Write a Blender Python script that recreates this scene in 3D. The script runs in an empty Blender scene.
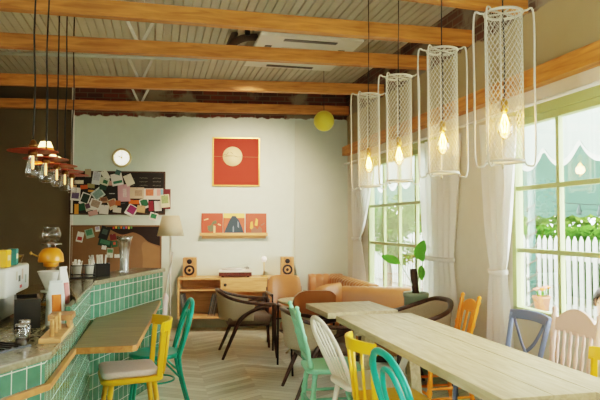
import bpy, bmesh, math, random
from mathutils import Vector, Matrix
random.seed(7)
PI = math.pi
sc = bpy.context.scene
COL = sc.collection
R = math.radians

# ------------------------------------------------------------------ camera geometry (used to place things on real planes)
F = 600.0
YAW = math.atan(144 / 600.0); PIT = math.atan(25 / 600.0); EYE = 1.5
cy_, sy_, cp_, sp_ = math.cos(YAW), math.sin(YAW), math.cos(PIT), math.sin(PIT)
FW = Vector((sy_ * cp_, cy_ * cp_, sp_)); RT = Vector((cy_, -sy_, 0)); UP = Vector((-sy_ * sp_, -cy_ * sp_, cp_))

def ray(px, py):
    return FW + RT * ((px - 300) / F) + UP * ((200 - py) / F)
def at_z(px, py, z):
    d = ray(px, py); t = (z - EYE) / d.z; return Vector((d.x * t, d.y * t, z))
def at_y(px, py, y):
    d = ray(px, py); t = y / d.y; return Vector((d.x * t, y, EYE + d.z * t))
def at_x(px, py, x):
    d = ray(px, py); t = x / d.x; return Vector((x, d.y * t, EYE + d.z * t))
WA = -0.139                                    # the back wall is a little out of square
def wall_pt(u, off, z):
    return Vector((u - .1386 * off, 9.034 - .14 * u - .9903 * off, z))
def at_wall(px, py, off=0.0):
    d = ray(px, py); t = (9.034 - off * 1.01) / (d.y + .14 * d.x)
    return Vector((d.x * t, d.y * t, EYE + d.z * t))

# ------------------------------------------------------------------ materials
MATS = {}
def new_mat(name):
    m = bpy.data.materials.new(name); m.use_nodes = True
    nt = m.node_tree
    return m, nt, nt.nodes['Principled BSDF']
def lin(c):
    return tuple(((v / 255.0) / 12.92 if v <= 10 else ((v / 255.0 + .055) / 1.055) ** 2.4) for v in c) + (1,)
def mat(name, rgb, rough=.5, metal=0.0, var=.12, scale=9.0, bump=0.0, emit=0.0, stretch=(1, 1, 1), spec=.5, coat=0.0):
    """plain procedural: a colour broken up by noise"""
    if name in MATS: return MATS[name]
    m, nt, b = new_mat(name)
    N, L = nt.nodes, nt.links
    tc = N.new('ShaderNodeTexCoord'); mp = N.new('ShaderNodeMapping'); mp.inputs['Scale'].default_value = stretch
    L.new(tc.outputs['Object'], mp.inputs['Vector'])
    nz = N.new('ShaderNodeTexNoise'); nz.inputs['Scale'].default_value = scale; nz.inputs['Detail'].default_value = 4
    L.new(mp.outputs['Vector'], nz.inputs['Vector'])
    mx = N.new('ShaderNodeMix'); mx.data_type = 'RGBA'
    c = lin(rgb)
    mx.inputs[6].default_value = tuple(v * (1 - var) for v in c[:3]) + (1,)
    mx.inputs[7].default_value = tuple(min(1, v * (1 + var)) for v in c[:3]) + (1,)
    L.new(nz.outputs['Fac'], mx.inputs[0]); L.new(mx.outputs[2], b.inputs['Base Color'])
    b.inputs['Roughness'].default_value = rough; b.inputs['Metallic'].default_value = metal
    b.inputs['Specular IOR Level'].default_value = spec
    b.inputs['Coat Weight'].default_value = coat
    if bump:
        bp = N.new('ShaderNodeBump'); bp.inputs['Strength'].default_value = bump; bp.inputs['Distance'].default_value = .01
        L.new(nz.outputs['Fac'], bp.inputs['Height']); L.new(bp.outputs['Normal'], b.inputs['Normal'])
    if emit:
        L.new(mx.outputs[2], b.inputs['Emission Color']); b.inputs['Emission Strength'].default_value = emit
    MATS[name] = m
    return m
def wood(name, dark, light, rough=.45, scale=5.0, stretch=(9, 1, 9), bump=.15):
    if name in MATS: return MATS[name]
    m, nt, b = new_mat(name)
    N, L = nt.nodes, nt.links
    tc = N.new('ShaderNodeTexCoord'); mp = N.new('ShaderNodeMapping'); mp.inputs['Scale'].default_value = stretch
    L.new(tc.outputs['Object'], mp.inputs['Vector'])
    nz = N.new('ShaderNodeTexNoise'); nz.inputs['Scale'].default_value = scale; nz.inputs['Detail'].default_value = 6
    nz.inputs['Distortion'].default_value = .6
    L.new(mp.outputs['Vector'], nz.inputs['Vector'])
    rp = N.new('ShaderNodeValToRGB'); rp.color_ramp.elements[0].position = .32; rp.color_ramp.elements[1].position = .68
    rp.color_ramp.elements[0].color = lin(dark); rp.color_ramp.elements[1].color = lin(light)
    L.new(nz.outputs['Fac'], rp.inputs['Fac']); L.new(rp.outputs['Color'], b.inputs['Base Color'])
    b.inputs['Roughness'].default_value = rough
    if bump:
        bp = N.new('ShaderNodeBump'); bp.inputs['Strength'].default_value = bump; bp.inputs['Distance'].default_value = .004
        L.new(nz.outputs['Fac'], bp.inputs['Height']); L.new(bp.outputs['Normal'], b.inputs['Normal'])
    MATS[name] = m
    return m
def glass(name, tint=(1, 1, 1), gloss=.12, rough=.02):
    if name in MATS: return MATS[name]
    m = bpy.data.materials.new(name); m.use_nodes = True
    nt = m.node_tree; N, L = nt.nodes, nt.links
    N.remove(N['Principled BSDF'])
    tr = N.new('ShaderNodeBsdfTransparent'); tr.inputs['Color'].default_value = tint + (1,)
    gl = N.new('ShaderNodeBsdfGlossy'); gl.inputs['Roughness'].default_value = rough
    lw = N.new('ShaderNodeLayerWeight'); lw.inputs['Blend'].default_value = .35
    mt = N.new('ShaderNodeMath'); mt.operation = 'MULTIPLY_ADD'; mt.inputs[1].default_value = .55; mt.inputs[2].default_value = gloss * .3
    L.new(lw.outputs['Facing'], mt.inputs[0])
    ms = N.new('ShaderNodeMixShader')
    L.new(mt.outputs[0], ms.inputs[0]); L.new(tr.outputs[0], ms.inputs[1]); L.new(gl.outputs[0], ms.inputs[2])
    L.new(ms.outputs[0], N['Material Output'].inputs['Surface'])
    MATS[name] = m
    return m
def cloth(name, rgb, transl=.5, transp=0.0):
    """thin fabric that lets light through"""
    if name in MATS: return MATS[name]
    m = bpy.data.materials.new(name); m.use_nodes = True
    nt = m.node_tree; N, L = nt.nodes, nt.links
    N.remove(N['Principled BSDF'])
    d = N.new('ShaderNodeBsdfDiffuse'); d.inputs['Color'].default_value = lin(rgb)
    t = N.new('ShaderNodeBsdfTranslucent'); t.inputs['Color'].default_value = lin(rgb)
    ms = N.new('ShaderNodeMixShader'); ms.inputs[0].default_value = transl
    L.new(d.outputs[0], ms.inputs[1]); L.new(t.outputs[0], ms.inputs[2])
    out = ms
    if transp:
        tp = N.new('ShaderNodeBsdfTransparent'); m2 = N.new('ShaderNodeMixShader'); m2.inputs[0].default_value = transp
        L.new(ms.outputs[0], m2.inputs[1]); L.new(tp.outputs[0], m2.inputs[2]); out = m2
    L.new(out.outputs[0], N['Material Output'].inputs['Surface'])
    MATS[name] = m
    return m
def math_node(N, L, op, a, b=None, c=None):
    n = N.new('ShaderNodeMath'); n.operation = op
    for i, v in enumerate((a, b, c)):
        if v is None: continue
        if isinstance(v, (int, float)): n.inputs[i].default_value = v
        else: L.new(v, n.inputs[i])
    return n.outputs[0]

def floor_material():
    m, nt, b = new_mat('chevron_boards'); N, L = nt.nodes, nt.links
    tc = N.new('ShaderNodeTexCoord'); sp = N.new('ShaderNodeSeparateXYZ'); L.new(tc.outputs['Object'], sp.inputs[0])
    M = lambda *a: math_node(N, L, *a)
    w, pw = .46, .10
    cx = M('DIVIDE', sp.outputs['X'], w)
    fl = M('FLOOR', cx); fr = M('SUBTRACT', cx, fl)
    par = M('MODULO', M('ABSOLUTE', fl), 2.0)
    tri = M('ABSOLUTE', M('SUBTRACT', par, fr))             # zig-zag along x
    v = M('DIVIDE', M('ADD', sp.outputs['Y'], M('MULTIPLY', tri, w * .62)), pw)
    vi = M('FLOOR', v); vf = M('SUBTRACT', v, vi)
    cb = N.new('ShaderNodeCombineXYZ'); L.new(fl, cb.inputs[0]); L.new(vi, cb.inputs[1])
    wn = N.new('ShaderNodeTexWhiteNoise'); wn.noise_dimensions = '2D'; L.new(cb.outputs[0], wn.inputs['Vector'])
    nz = N.new('ShaderNodeTexNoise'); nz.inputs['Scale'].default_value = 7; nz.inputs['Detail'].default_value = 6
    mp = N.new('ShaderNodeMapping'); mp.inputs['Scale'].default_value = (1, 5, 1); L.new(tc.outputs['Object'], mp.inputs['Vector']); L.new(mp.outputs[0], nz.inputs['Vector'])
    f = M('ADD', M('MULTIPLY', wn.outputs['Value'], .55), M('MULTIPLY', nz.outputs['Fac'], .6))
    rp = N.new('ShaderNodeValToRGB'); rp.color_ramp.elements[0].position = .1; rp.color_ramp.elements[1].position = .95
    rp.color_ramp.elements[0].color = lin((172, 170, 144)); rp.color_ramp.elements[1].color = lin((236, 238, 218))
    L.new(f, rp.inputs['Fac'])
    gap = M('LESS_THAN', vf, .05)
    mx = N.new('ShaderNodeMix'); mx.data_type = 'RGBA'; L.new(gap, mx.inputs[0]); L.new(rp.outputs[0], mx.inputs[6]); mx.inputs[7].default_value = lin((140, 134, 106))
    L.new(mx.outputs[2], b.inputs['Base Color']); b.inputs['Roughness'].default_value = .28
    return m
def brick_nodes(N, L, vec, c1, c2, mortar, scale=1.0, bw=.22, bh=.07):
    br = N.new('ShaderNodeTexBrick'); L.new(vec, br.inputs['Vector'])
    br.inputs['Color1'].default_value = lin(c1); br.inputs['Color2'].default_value = lin(c2); br.inputs['Mortar'].default_value = lin(mortar)
    br.inputs['Scale'].default_value = scale; br.inputs['Brick Width'].default_value = bw; br.inputs['Row Height'].default_value = bh
    br.inputs['Mortar Size'].default_value = .008
    return br
def plaster_material(name, rgb, zb, axes, c1=(122, 66, 46), c2=(86, 58, 46), patch=.5, mortar=(112, 98, 80), below=None):
    """plaster up to a ragged height zb, bare brick with cement patches above it"""
    m, nt, b = new_mat(name); N, L = nt.nodes, nt.links
    M = lambda *a: math_node(N, L, *a)
    tc = N.new('ShaderNodeTexCoord'); sp = N.new('ShaderNodeSeparateXYZ'); L.new(tc.outputs['Object'], sp.inputs[0])
    cb = N.new('ShaderNodeCombineXYZ'); L.new(sp.outputs[axes], cb.inputs[0]); L.new(sp.outputs['Z'], cb.inputs[1])
    br = brick_nodes(N, L, cb.outputs[0], c1, c2, mortar)
    n1 = N.new('ShaderNodeTexNoise'); n1.inputs['Scale'].default_value = 1.6; n1.inputs['Detail'].default_value = 5; L.new(tc.outputs['Object'], n1.inputs['Vector'])
    n2 = N.new('ShaderNodeTexNoise'); n2.inputs['Scale'].default_value = 9; n2.inputs['Detail'].default_value = 5; L.new(tc.outputs['Object'], n2.inputs['Vector'])
    # brick with cement smears
    bm_ = N.new('ShaderNodeMix'); bm_.data_type = 'RGBA'
    pf = N.new('ShaderNodeMapRange'); L.new(n1.outputs['Fac'], pf.inputs[0]); pf.inputs[1].default_value = patch; pf.inputs[2].default_value = patch + .06
    L.new(pf.outputs[0], bm_.inputs[0]); L.new(br.outputs['Color'], bm_.inputs[6]); bm_.inputs[7].default_value = lin((138, 128, 108))
    # plaster
    pm = N.new('ShaderNodeMix'); pm.data_type = 'RGBA'; c = lin(rgb)
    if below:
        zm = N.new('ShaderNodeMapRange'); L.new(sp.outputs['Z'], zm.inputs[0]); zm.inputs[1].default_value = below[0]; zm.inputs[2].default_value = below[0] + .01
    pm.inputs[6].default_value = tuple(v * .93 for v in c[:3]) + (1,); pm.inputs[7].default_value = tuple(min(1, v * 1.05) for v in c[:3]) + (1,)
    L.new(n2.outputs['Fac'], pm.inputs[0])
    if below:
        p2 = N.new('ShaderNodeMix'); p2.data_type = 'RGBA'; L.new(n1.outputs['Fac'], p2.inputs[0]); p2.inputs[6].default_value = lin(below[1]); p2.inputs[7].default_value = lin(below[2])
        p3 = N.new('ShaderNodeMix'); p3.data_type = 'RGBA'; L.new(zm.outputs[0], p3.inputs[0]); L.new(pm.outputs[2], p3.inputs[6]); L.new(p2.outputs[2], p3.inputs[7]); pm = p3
    zz = M('ADD', sp.outputs['Z'], M('MULTIPLY', M('SUBTRACT', n2.outputs['Fac'], .5), .1))
    mr = N.new('ShaderNodeMapRange'); L.new(zz, mr.inputs[0]); mr.inputs[1].default_value = zb; mr.inputs[2].default_value = zb + .015
    mx = N.new('ShaderNodeMix'); mx.data_type = 'RGBA'; L.new(mr.outputs[0], mx.inputs[0]); L.new(pm.outputs[2], mx.inputs[6]); L.new(bm_.outputs[2], mx.inputs[7])
    L.new(mx.outputs[2], b.inputs['Base Color']); b.inputs['Roughness'].default_value = .85
    bp = N.new('ShaderNodeBump'); bp.inputs['Strength'].default_value = .12; bp.inputs['Distance'].default_value = .01
    L.new(n2.outputs['Fac'], bp.inputs['Height']); L.new(bp.outputs['Normal'], b.inputs['Normal'])
    return m
def tile_material():
    m, nt, b = new_mat('green_glazed_tile'); N, L = nt.nodes, nt.links
    tc = N.new('ShaderNodeTexCoord')
    br = brick_nodes(N, L, tc.outputs['UV'], (72, 124, 98), (98, 150, 122), (204, 214, 198), 1.0, .084, .105)
    br.offset = 0.0; br.inputs['Mortar Size'].default_value = .0028; br.inputs['Mortar Smooth'].default_value = .1
    nz = N.new('ShaderNodeTexNoise'); nz.inputs['Scale'].default_value = 14; nz.inputs['Detail'].default_value = 3; L.new(tc.outputs['UV'], nz.inputs['Vector'])
    mx = N.new('ShaderNodeMix'); mx.data_type = 'RGBA'; mx.blend_type = 'MULTIPLY'; mx.inputs[0].default_value = .5
    rp = N.new('ShaderNodeValToRGB'); rp.color_ramp.elements[0].color = (.55, .62, .58, 1); rp.color_ramp.elements[0].position = .3; rp.color_ramp.elements[1].color = (1.15, 1.15, 1.1, 1); rp.color_ramp.elements[1].position = .7
    L.new(nz.outputs['Fac'], rp.inputs[0]); L.new(br.outputs['Color'], mx.inputs[6]); L.new(rp.outputs[0], mx.inputs[7])
    L.new(mx.outputs[2], b.inputs['Base Color'])
    rr = N.new('ShaderNodeMapRange'); L.new(br.outputs['Fac'], rr.inputs[0]); b.inputs['Coat Weight'].default_value = .15; b.inputs['Coat Roughness'].default_value = .1; rr.inputs[3].default_value = .22; rr.inputs[4].default_value = .7
    L.new(rr.outputs[0], b.inputs['Roughness'])
    bp = N.new('ShaderNodeBump'); bp.invert = True; bp.inputs['Strength'].default_value = .5; bp.inputs['Distance'].default_value = .003
    L.new(br.outputs['Fac'], bp.inputs['Height']); L.new(bp.outputs[0], b.inputs['Normal'])
    return m
def stone_material(name, rgb, dark, rough=.18):
    m, nt, b = new_mat(name); N, L = nt.nodes, nt.links
    tc = N.new('ShaderNodeTexCoord')
    vo = N.new('ShaderNodeTexVoronoi'); vo.inputs['Scale'].default_value = 60; L.new(tc.outputs['Object'], vo.inputs['Vector'])
    nz = N.new('ShaderNodeTexNoise'); nz.inputs['Scale'].default_value = 8; nz.inputs['Detail'].default_value = 6; L.new(tc.outputs['Object'], nz.inputs['Vector'])
    f = math_node(N, L, 'ADD', math_node(N, L, 'MULTIPLY', vo.outputs['Color'], .5), math_node(N, L, 'MULTIPLY', nz.outputs['Fac'], .5))
    mx = N.new('ShaderNodeMix'); mx.data_type = 'RGBA'; L.new(f, mx.inputs[0]); mx.inputs[6].default_value = lin(dark); mx.inputs[7].default_value = lin(rgb)
    L.new(mx.outputs[2], b.inputs['Base Color']); b.inputs['Roughness'].default_value = rough
    MATS[name] = m
    return m
def ceiling_material():
    m, nt, b = new_mat('ribbed_ceiling_paint'); N, L = nt.nodes, nt.links
    tc = N.new('ShaderNodeTexCoord'); sp = N.new('ShaderNodeSeparateXYZ'); L.new(tc.outputs['Object'], sp.inputs[0])
    nz = N.new('ShaderNodeTexNoise'); nz.inputs['Scale'].default_value = 3; nz.inputs['Detail'].default_value = 5; L.new(tc.outputs['Object'], nz.inputs['Vector'])
    mx = N.new('ShaderNodeMix'); mx.data_type = 'RGBA'; L.new(nz.outputs['Fac'], mx.inputs[0]); mx.inputs[6].default_value = lin((186, 182, 164)); mx.inputs[7].default_value = lin((212, 208, 190))
    L.new(mx.outputs[2], b.inputs['Base Color']); b.inputs['Roughness'].default_value = .6
    return m

# ------------------------------------------------------------------ mesh builder
class MB:
    def __init__(s): s.v = []; s.f = []; s.sm = []; s.uv = {}; s.mi = []; s.cur = 0
    def add(s, vs, fs, smooth=False, M=None):
        o = len(s.v)
        s.v += [tuple(M @ Vector(p)) if M else tuple(p) for p in vs]
        for f in fs:
            s.f.append(tuple(i + o for i in f)); s.sm.append(smooth); s.mi.append(s.cur)
        return s
    def box(s, c, d, rz=0, M=None):
        x, y, z = (v / 2 for v in d)
        vs = [(-x, -y, -z), (x, -y, -z), (x, y, -z), (-x, y, -z), (-x, -y, z), (x, -y, z), (x, y, z), (-x, y, z)]
        T = Matrix.Translation(c) @ Matrix.Rotation(rz, 4, 'Z')
        if M: T = M @ T
        return s.add(vs, [(0, 3, 2, 1), (4, 5, 6, 7), (0, 1, 5, 4), (1, 2, 6, 5), (2, 3, 7, 6), (3, 0, 4, 7)], False, T)
    def beam(s, a, b, w, h, up=(0, 0, 1)):
        """rectangular bar from a to b; w across, h along up"""
        a, b = Vector(a), Vector(b); d = (b - a).normalized(); u = Vector(up); sx = d.cross(u)
        if sx.length < 1e-4: sx = d.cross(Vector((0, 1, 0)))
        sx.normalize(); u = sx.cross(d)
        vs = []
        for p in (a, b):
            for i, j in ((-1, -1), (1, -1), (1, 1), (-1, 1)): vs.append(p + sx * (i * w / 2) + u * (j * h / 2))
        return s.add(vs, [(0, 1, 2, 3), (7, 6, 5, 4), (0, 4, 5, 1), (1, 5, 6, 2), (2, 6, 7, 3), (3, 7, 4, 0)])
    def tube(s, pts, r, n=8, closed=False, flat=None):
        pts = [Vector(p) for p in pts]; m = len(pts)
        rs = r if isinstance(r, (list, tuple)) else [r] * m
        vs, fs = [], []
        nrm = None
        for i, p in enumerate(pts):
            if closed: t = pts[(i + 1) % m] - pts[i - 1]
            elif i == 0: t = pts[1] - p
            elif i == m - 1: t = p - pts[i - 1]
            else: t = pts[i + 1] - pts[i - 1]
            t.normalize()
            if nrm is None:
                ref = Vector((0, 0, 1)) if abs(t.z) < .9 else Vector((1, 0, 0))
                if flat: ref = Vector(flat)
                nrm = (ref - t * ref.dot(t)).normalized()
            else:
                nrm = nrm - t * nrm.dot(t)
                nrm.normalize()
            bn = t.cross(nrm)
            ra, rb = rs[i] if isinstance(rs[i], (list, tuple)) else (rs[i], rs[i])
            for k in range(n):
                a = 2 * PI * k / n
                vs.append(p + nrm * (ra * math.cos(a)) + bn * (rb * math.sin(a)))
        for i in range(m if closed else m - 1):
            j = (i + 1) % m
            for k in range(n):
                l = (k + 1) % n
                fs.append((i * n + k, i * n + l, j * n + l, j * n + k))
        if not closed:
            fs.append(tuple(reversed(range(n)))); fs.append(tuple(range((m - 1) * n, m * n)))
        return s.add(vs, fs, True)
    def turned(s, a, b, prof, n=10):
        a, b = Vector(a), Vector(b)
        return s.tube([a.lerp(b, t) for t, r in prof], [r for t, r in prof], n)
    def lathe(s, prof, c=(0, 0, 0), n=20, cap0=True, cap1=True, M=None, sx=1, sy=1):
        vs, fs = [], []
        for r, z in prof:
            for k in range(n):
                a = 2 * PI * k / n; vs.append((c[0] + r * sx * math.cos(a), c[1] + r * sy * math.sin(a), c[2] + z))
        for i in range(len(prof) - 1):
            for k in range(n):
                l = (k + 1) % n; fs.append((i * n + k, i * n + l, (i + 1) * n + l, (i + 1) * n + k))
        if cap0: fs.append(tuple(reversed(range(n))))
        if cap1: fs.append(tuple(range((len(prof) - 1) * n, len(prof) * n)))
        return s.add(vs, fs, True, M)
    def prism(s, poly, z0, z1, M=None):
        n = len(poly)
        vs = [(x, y, z0) for x, y in poly] + [(x, y, z1) for x, y in poly]
        ar = sum(poly[i][0] * poly[(i + 1) % n][1] - poly[(i + 1) % n][0] * poly[i][1] for i in range(n))
        fs = [tuple(reversed(range(n))), tuple(range(n, 2 * n))] + [(i, (i + 1) % n, n + (i + 1) % n, n + i) for i in range(n)]
        if ar < 0: fs = [tuple(reversed(f)) for f in fs]
        return s.add(vs, fs, False, M)
    def grid(s, P, smooth=True, closed=False):
        """P[i][j] rows of points"""
        n, m = len(P), len(P[0]); vs = [p for row in P for p in row]; fs = []
        for i in range(n - 1):
            for j in range(m if closed else m - 1):
                k = (j + 1) % m
                fs.append((i * m + j, i * m + k, (i + 1) * m + k, (i + 1) * m + j))
        return s.add(vs, fs, smooth)
    def build(s, name, material, parent=None, bevel=0, seg=2, solid=0, sub=0, loc=None, rz=0, fix=True, noshare=False):
        me = bpy.data.meshes.new(name)
        me.from_pydata([tuple(p) for p in s.v], [], s.f)
        for p, q, i in zip(me.polygons, s.sm, s.mi): p.use_smooth = q; p.material_index = i
        if s.uv:
            ul = me.uv_layers.new(name='UVMap')
            for fi, uvs in s.uv.items():
                for li, uv in zip(me.polygons[fi].loop_indices, uvs): ul.data[li].uv = uv
        if fix and not s.uv:
            bm = bmesh.new(); bm.from_mesh(me); bmesh.ops.recalc_face_normals(bm, faces=bm.faces); bm.to_mesh(me); bm.free()
        for mm in (material if isinstance(material, (list, tuple)) else [material]): me.materials.append(mm)
        o = bpy.data.objects.new(name, me); COL.objects.link(o)
        if parent: o.parent = parent
        if loc is not None: o.location = loc
        o.rotation_euler.z = rz
        if solid:
            md = o.modifiers.new('solid', 'SOLIDIFY'); md.thickness = solid; md.offset = 0
        if bevel:
            md = o.modifiers.new('bevel', 'BEVEL'); md.width = bevel; md.segments = seg; md.limit_method = 'ANGLE'; md.angle_limit = R(40)
            if seg > 2:
                for p in me.polygons: p.use_smooth = True
        if sub:
            md = o.modifiers.new('sub', 'SUBSURF'); md.levels = sub; md.render_levels = sub
        return o

def smooth(pts, n=6, closed=False):
    """Catmull-Rom through the points"""
    P = [Vector(p) for p in pts]; out = []; m = len(P)
    rng = range(m) if closed else range(m - 1)
    for i in rng:
        if closed: a, b, c, d = P[i - 1], P[i], P[(i + 1) % m], P[(i + 2) % m]
        else: a, b, c, d = P[max(i - 1, 0)], P[i], P[i + 1], P[min(i + 2, m - 1)]
        for k in range(n):
            t = k / n
            out.append(.5 * ((2 * b) + (c - a) * t + (2 * a - 5 * b + 4 * c - d) * t * t + (3 * b - a - 3 * c + d) * t ** 3))
    if not closed: out.append(P[-1])
    return out
def tag(o, label=None, cat=None, group=None, kind=None):
    if label: o['label'] = label
    if cat: o['category'] = cat
    if group: o['group'] = group
    if kind: o['kind'] = kind
    return o
def thing(name, label, cat, loc=(0, 0, 0), rz=0, group=None):
    o = bpy.data.objects.new(name, None); COL.objects.link(o); o.empty_display_size = .1
    o.location = loc; o.rotation_euler = (0, 0, rz)
    return tag(o, label, cat, group)
def struct(o, label=None): return tag(o, label, None, None, 'structure')
def copy_tree(o, parent=None):
    c = o.copy(); COL.objects.link(c); c.parent = parent
    for ch in [x for x in bpy.data.objects if x.parent == o]: copy_tree(ch, c)
    return c
def dup(src, loc, rz, label, group=None):
    c = copy_tree(src); c.location = loc; c.rotation_euler = (0, 0, rz); c['label'] = label
    if group: c['group'] = group
    return c

# ------------------------------------------------------------------ shared materials
M_floor = floor_material()
M_back = plaster_material('back_wall_plaster', (208, 222, 206), 3.09, 'X', patch=.52)
M_right = plaster_material('right_wall_plaster', (216, 210, 190), 3.13, 'Y', (104, 66, 48), (80, 58, 46), .5, below=(2.62, (150, 132, 92), (178, 160, 118)))  # plaster above the rail is darkened, shade put into its colour
M_dark = mat('dark_olive_paint', (104, 92, 68), .8, var=.1, scale=3)
M_ceil = ceiling_material()
M_beam = wood('honey_beam_wood', (168, 106, 46), (214, 146, 74), .5, 3.0, (1, 9, 9))
M_beamy = wood('honey_beam_wood_lengthwise', (168, 106, 46), (214, 146, 74), .5, 3.0, (9, 1, 9))
M_tile = tile_material()
M_slab = stone_material('bar_top_stone', (168, 162, 132), (112, 104, 78), .14)
M_shelfw = wood('brown_shelf_wood', (108, 82, 40), (140, 112, 60), .35, 3, (1, 8, 1))
M_ash = wood('orange_edge_wood', (176, 112, 52), (206, 146, 80), .4, 4, (8, 1, 8))
M_frame = mat('pale_green_window_paint', (176, 188, 128), .45, var=.05)
M_white = mat('white_paint', (226, 224, 212), .4, var=.04)
M_whitemetal = mat('white_lamp_metal', (196, 192, 174), .4, var=.04)
M_black = mat('black_plastic', (22, 21, 20), .4, var=.2)
M_blackmetal = mat('black_metal', (26, 24, 23), .4, .3, var=.1)
M_brass = mat('brass', (190, 148, 70), .28, .9, var=.1)
M_steel = mat('steel', (180, 180, 176), .25, .9, var=.05)
M_glass = glass('window_glass', (.97, .99, .98), .1)
M_jar = glass('clear_glass', (.985, .99, .985), .15)
M_curtain = cloth('white_curtain_cloth', (252, 250, 244), .32, .15)
M_console = wood('oak_console_wood', (206, 154, 96), (230, 184, 126), .4, 4, (1, 8, 8))
M_table = wood('pale_table_wood', (178, 156, 116), (206, 188, 148), .5, 4, (8, 1, 8))
M_walnut = wood('dark_walnut', (48, 28, 18), (78, 46, 30), .35, 5, (6, 6, 1))
M_fabric = mat('grey_beige_weave', (170, 154, 128), .9, var=.18, scale=90, bump=.3)
M_taupe = mat('taupe_seat_fabric', (118, 98, 82), .9, var=.15, scale=80, bump=.3)
M_tan = mat('tan_leather', (182, 116, 66), .3, var=.12, scale=7, bump=.08)
M_tanshade = mat('shaded_tan_leather', (146, 86, 46), .32, var=.15, scale=7, bump=.08)  # darker copy of the tan leather, dimness put into the colour
M_yellow = mat('yellow_paint', (238, 182, 26), .35, var=.05)
M_teal = mat('teal_paint', (18, 162, 138), .32, var=.06)
M_mint = mat('mint_paint', (124, 190, 150), .4, var=.06)
M_cream = mat('cream_white_paint', (222, 214, 192), .4, var=.05)
M_orange = mat('orange_paint', (240, 140, 28), .35, var=.06)
M_blue = mat('slate_blue_paint', (112, 122, 148), .4, var=.07)
M_pink = mat('pale_pink_paint', (228, 194, 176), .45, var=.05)
M_cushion = mat('faded_rose_cushion', (226, 202, 186), .9, var=.1, scale=60, bump=.3)

# ------------------------------------------------------------------ the setting
BX = lambda u: 9.034 - .14 * u
XL, XR = -3.0, 2.8
m = MB(); m.add([(XL - .3, -2, 0), (XR + .09, -2, 0), (XR + .09, BX(XR) + .6, 0), (XL - .3, BX(XL) + .6, 0)], [(0, 1, 2, 3)])
struct(m.build('floor', M_floor))

def vwall(name, ua, ub, z0, z1, material, off=0.0, thick=.2):
    a, b = wall_pt(ua, off, z0), wall_pt(ub, off, z0); a2, b2 = wall_pt(ua, off - thick, z0), wall_pt(ub, off - thick, z0)
    m = MB(); m.prism([(a.x, a.y), (b.x, b.y), (b2.x, b2.y), (a2.x, a2.y)], z0, z1)
    return struct(m.build(name, material))
vwall('wall_back', -1.165, XR + .25, 0, 3.75, M_back)
vwall('wall_back_dark', XL - .3, -1.16, 0, 3.75, M_dark, -.05)
vwall('trim_2', 2.02, 2.83, 0, 3.07, mat('grey_green_pilaster', (196, 206, 188), .85, var=.05, scale=5), .045, .06)
vwall('trim_1', -1.20, -1.165, 0, 3.6, M_white, .025, .1)
m = MB(); m.box((XL - .1, 4.5, 1.875), (.2, 10.2, 3.75)); struct(m.build('wall_left', M_dark))
# right wall with two window openings
W1 = (2.14, 4.315, .80, 2.335); W2 = (5.66, 7.70, .64, 2.335)
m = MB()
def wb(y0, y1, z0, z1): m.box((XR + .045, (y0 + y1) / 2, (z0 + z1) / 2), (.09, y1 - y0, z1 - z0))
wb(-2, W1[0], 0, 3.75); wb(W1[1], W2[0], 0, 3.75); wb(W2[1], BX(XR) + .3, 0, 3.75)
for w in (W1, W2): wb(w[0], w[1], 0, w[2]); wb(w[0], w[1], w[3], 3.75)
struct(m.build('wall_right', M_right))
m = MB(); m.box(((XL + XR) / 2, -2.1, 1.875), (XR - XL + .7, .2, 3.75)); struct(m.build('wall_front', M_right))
# ribbed ceiling
m = MB(); yy = (-2.0, 9.9); x = XL - .2; P = []
prof = []
while x < XR + .2:
    prof += [(x, 3.6), (x + .062, 3.6), (x + .066, 3.622), (x + .082, 3.622)]; x += .086
for y in yy: P.append([(px, y, pz) for px, pz in prof])
m.grid(P, smooth=False)
struct(m.build('ceiling', M_ceil, solid=.01))
# beams (they fan slightly, as the back wall does)
def beam_obj(a, b, w, h, material, label, name='ceiling_beam'):
    m = MB(); d = Vector(b) - Vector(a); L = d.length
    m.box((L / 2, 0, 0), (L, w, h))
    o = m.build(name, material, None, bevel=.004); o.location = a; o.rotation_euler.z = math.atan2(d.y, d.x)
    return struct(o, label)
def line_y(x0, y0, x1, y1, x): return y0 + (y1 - y0) * (x - x0) / (x1 - x0)
for i, (x0, y0, x1, y1) in enumerate([(1.976, 3.99, 2.885, 4.07), (-1.167, 4.9, 2.789, 4.895), (-1.414, 5.966, 2.715, 5.77), (-1.791, 7.592, 2.609, 7.089), (-2.174, 9.1, 2.77, 8.5)]):
    a = (XL, line_y(x0, y0, x1, y1, XL) + .045, 3.215); b = (XR, line_y(x0, y0, x1, y1, XR) + .045, 3.215)
    beam_obj(a, b, .09, .13, M_beam, ['nearest honey wood ceiling beam', 'second honey wood ceiling beam from the camera', 'third honey wood ceiling beam crossing under the air conditioner',
                                     'fourth honey wood ceiling beam from the camera', 'farthest honey wood ceiling beam along the back wall'][i])
# timber rail along the right wall
m = MB(); m.box((0, 0, 0), (.1, 6.0, .13)); o = m.build('wall_beam', M_beamy, bevel=.004); o.location = (XR - .05, 5.55, 2.60); struct(o, 'honey wood rail running along the window wall')
# V struts above the beams
def vstrut(x, y, zlow, label):
    t = thing('roof_strut', label, 'strut', (x, y, zlow), 0, 'white V shaped roof struts')
    for s in (-1, 1):
        m = MB(); m.beam((s * .02, 0, 0), (s * .17, 0, 3.598 - zlow), .03, .03); m.build('strut_bar', M_white, t)
vstrut(-.17, 5.99 + .03, 3.28, 'white V shaped roof strut on the third beam, nearest of three')
vstrut(-.20, 7.50 + .03, 3.28, 'white V shaped roof strut on the fourth beam, middle of three')
vstrut(-.24, 8.96, 3.28, 'white V shaped roof strut in front of the bare brick, farthest of three')
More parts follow.
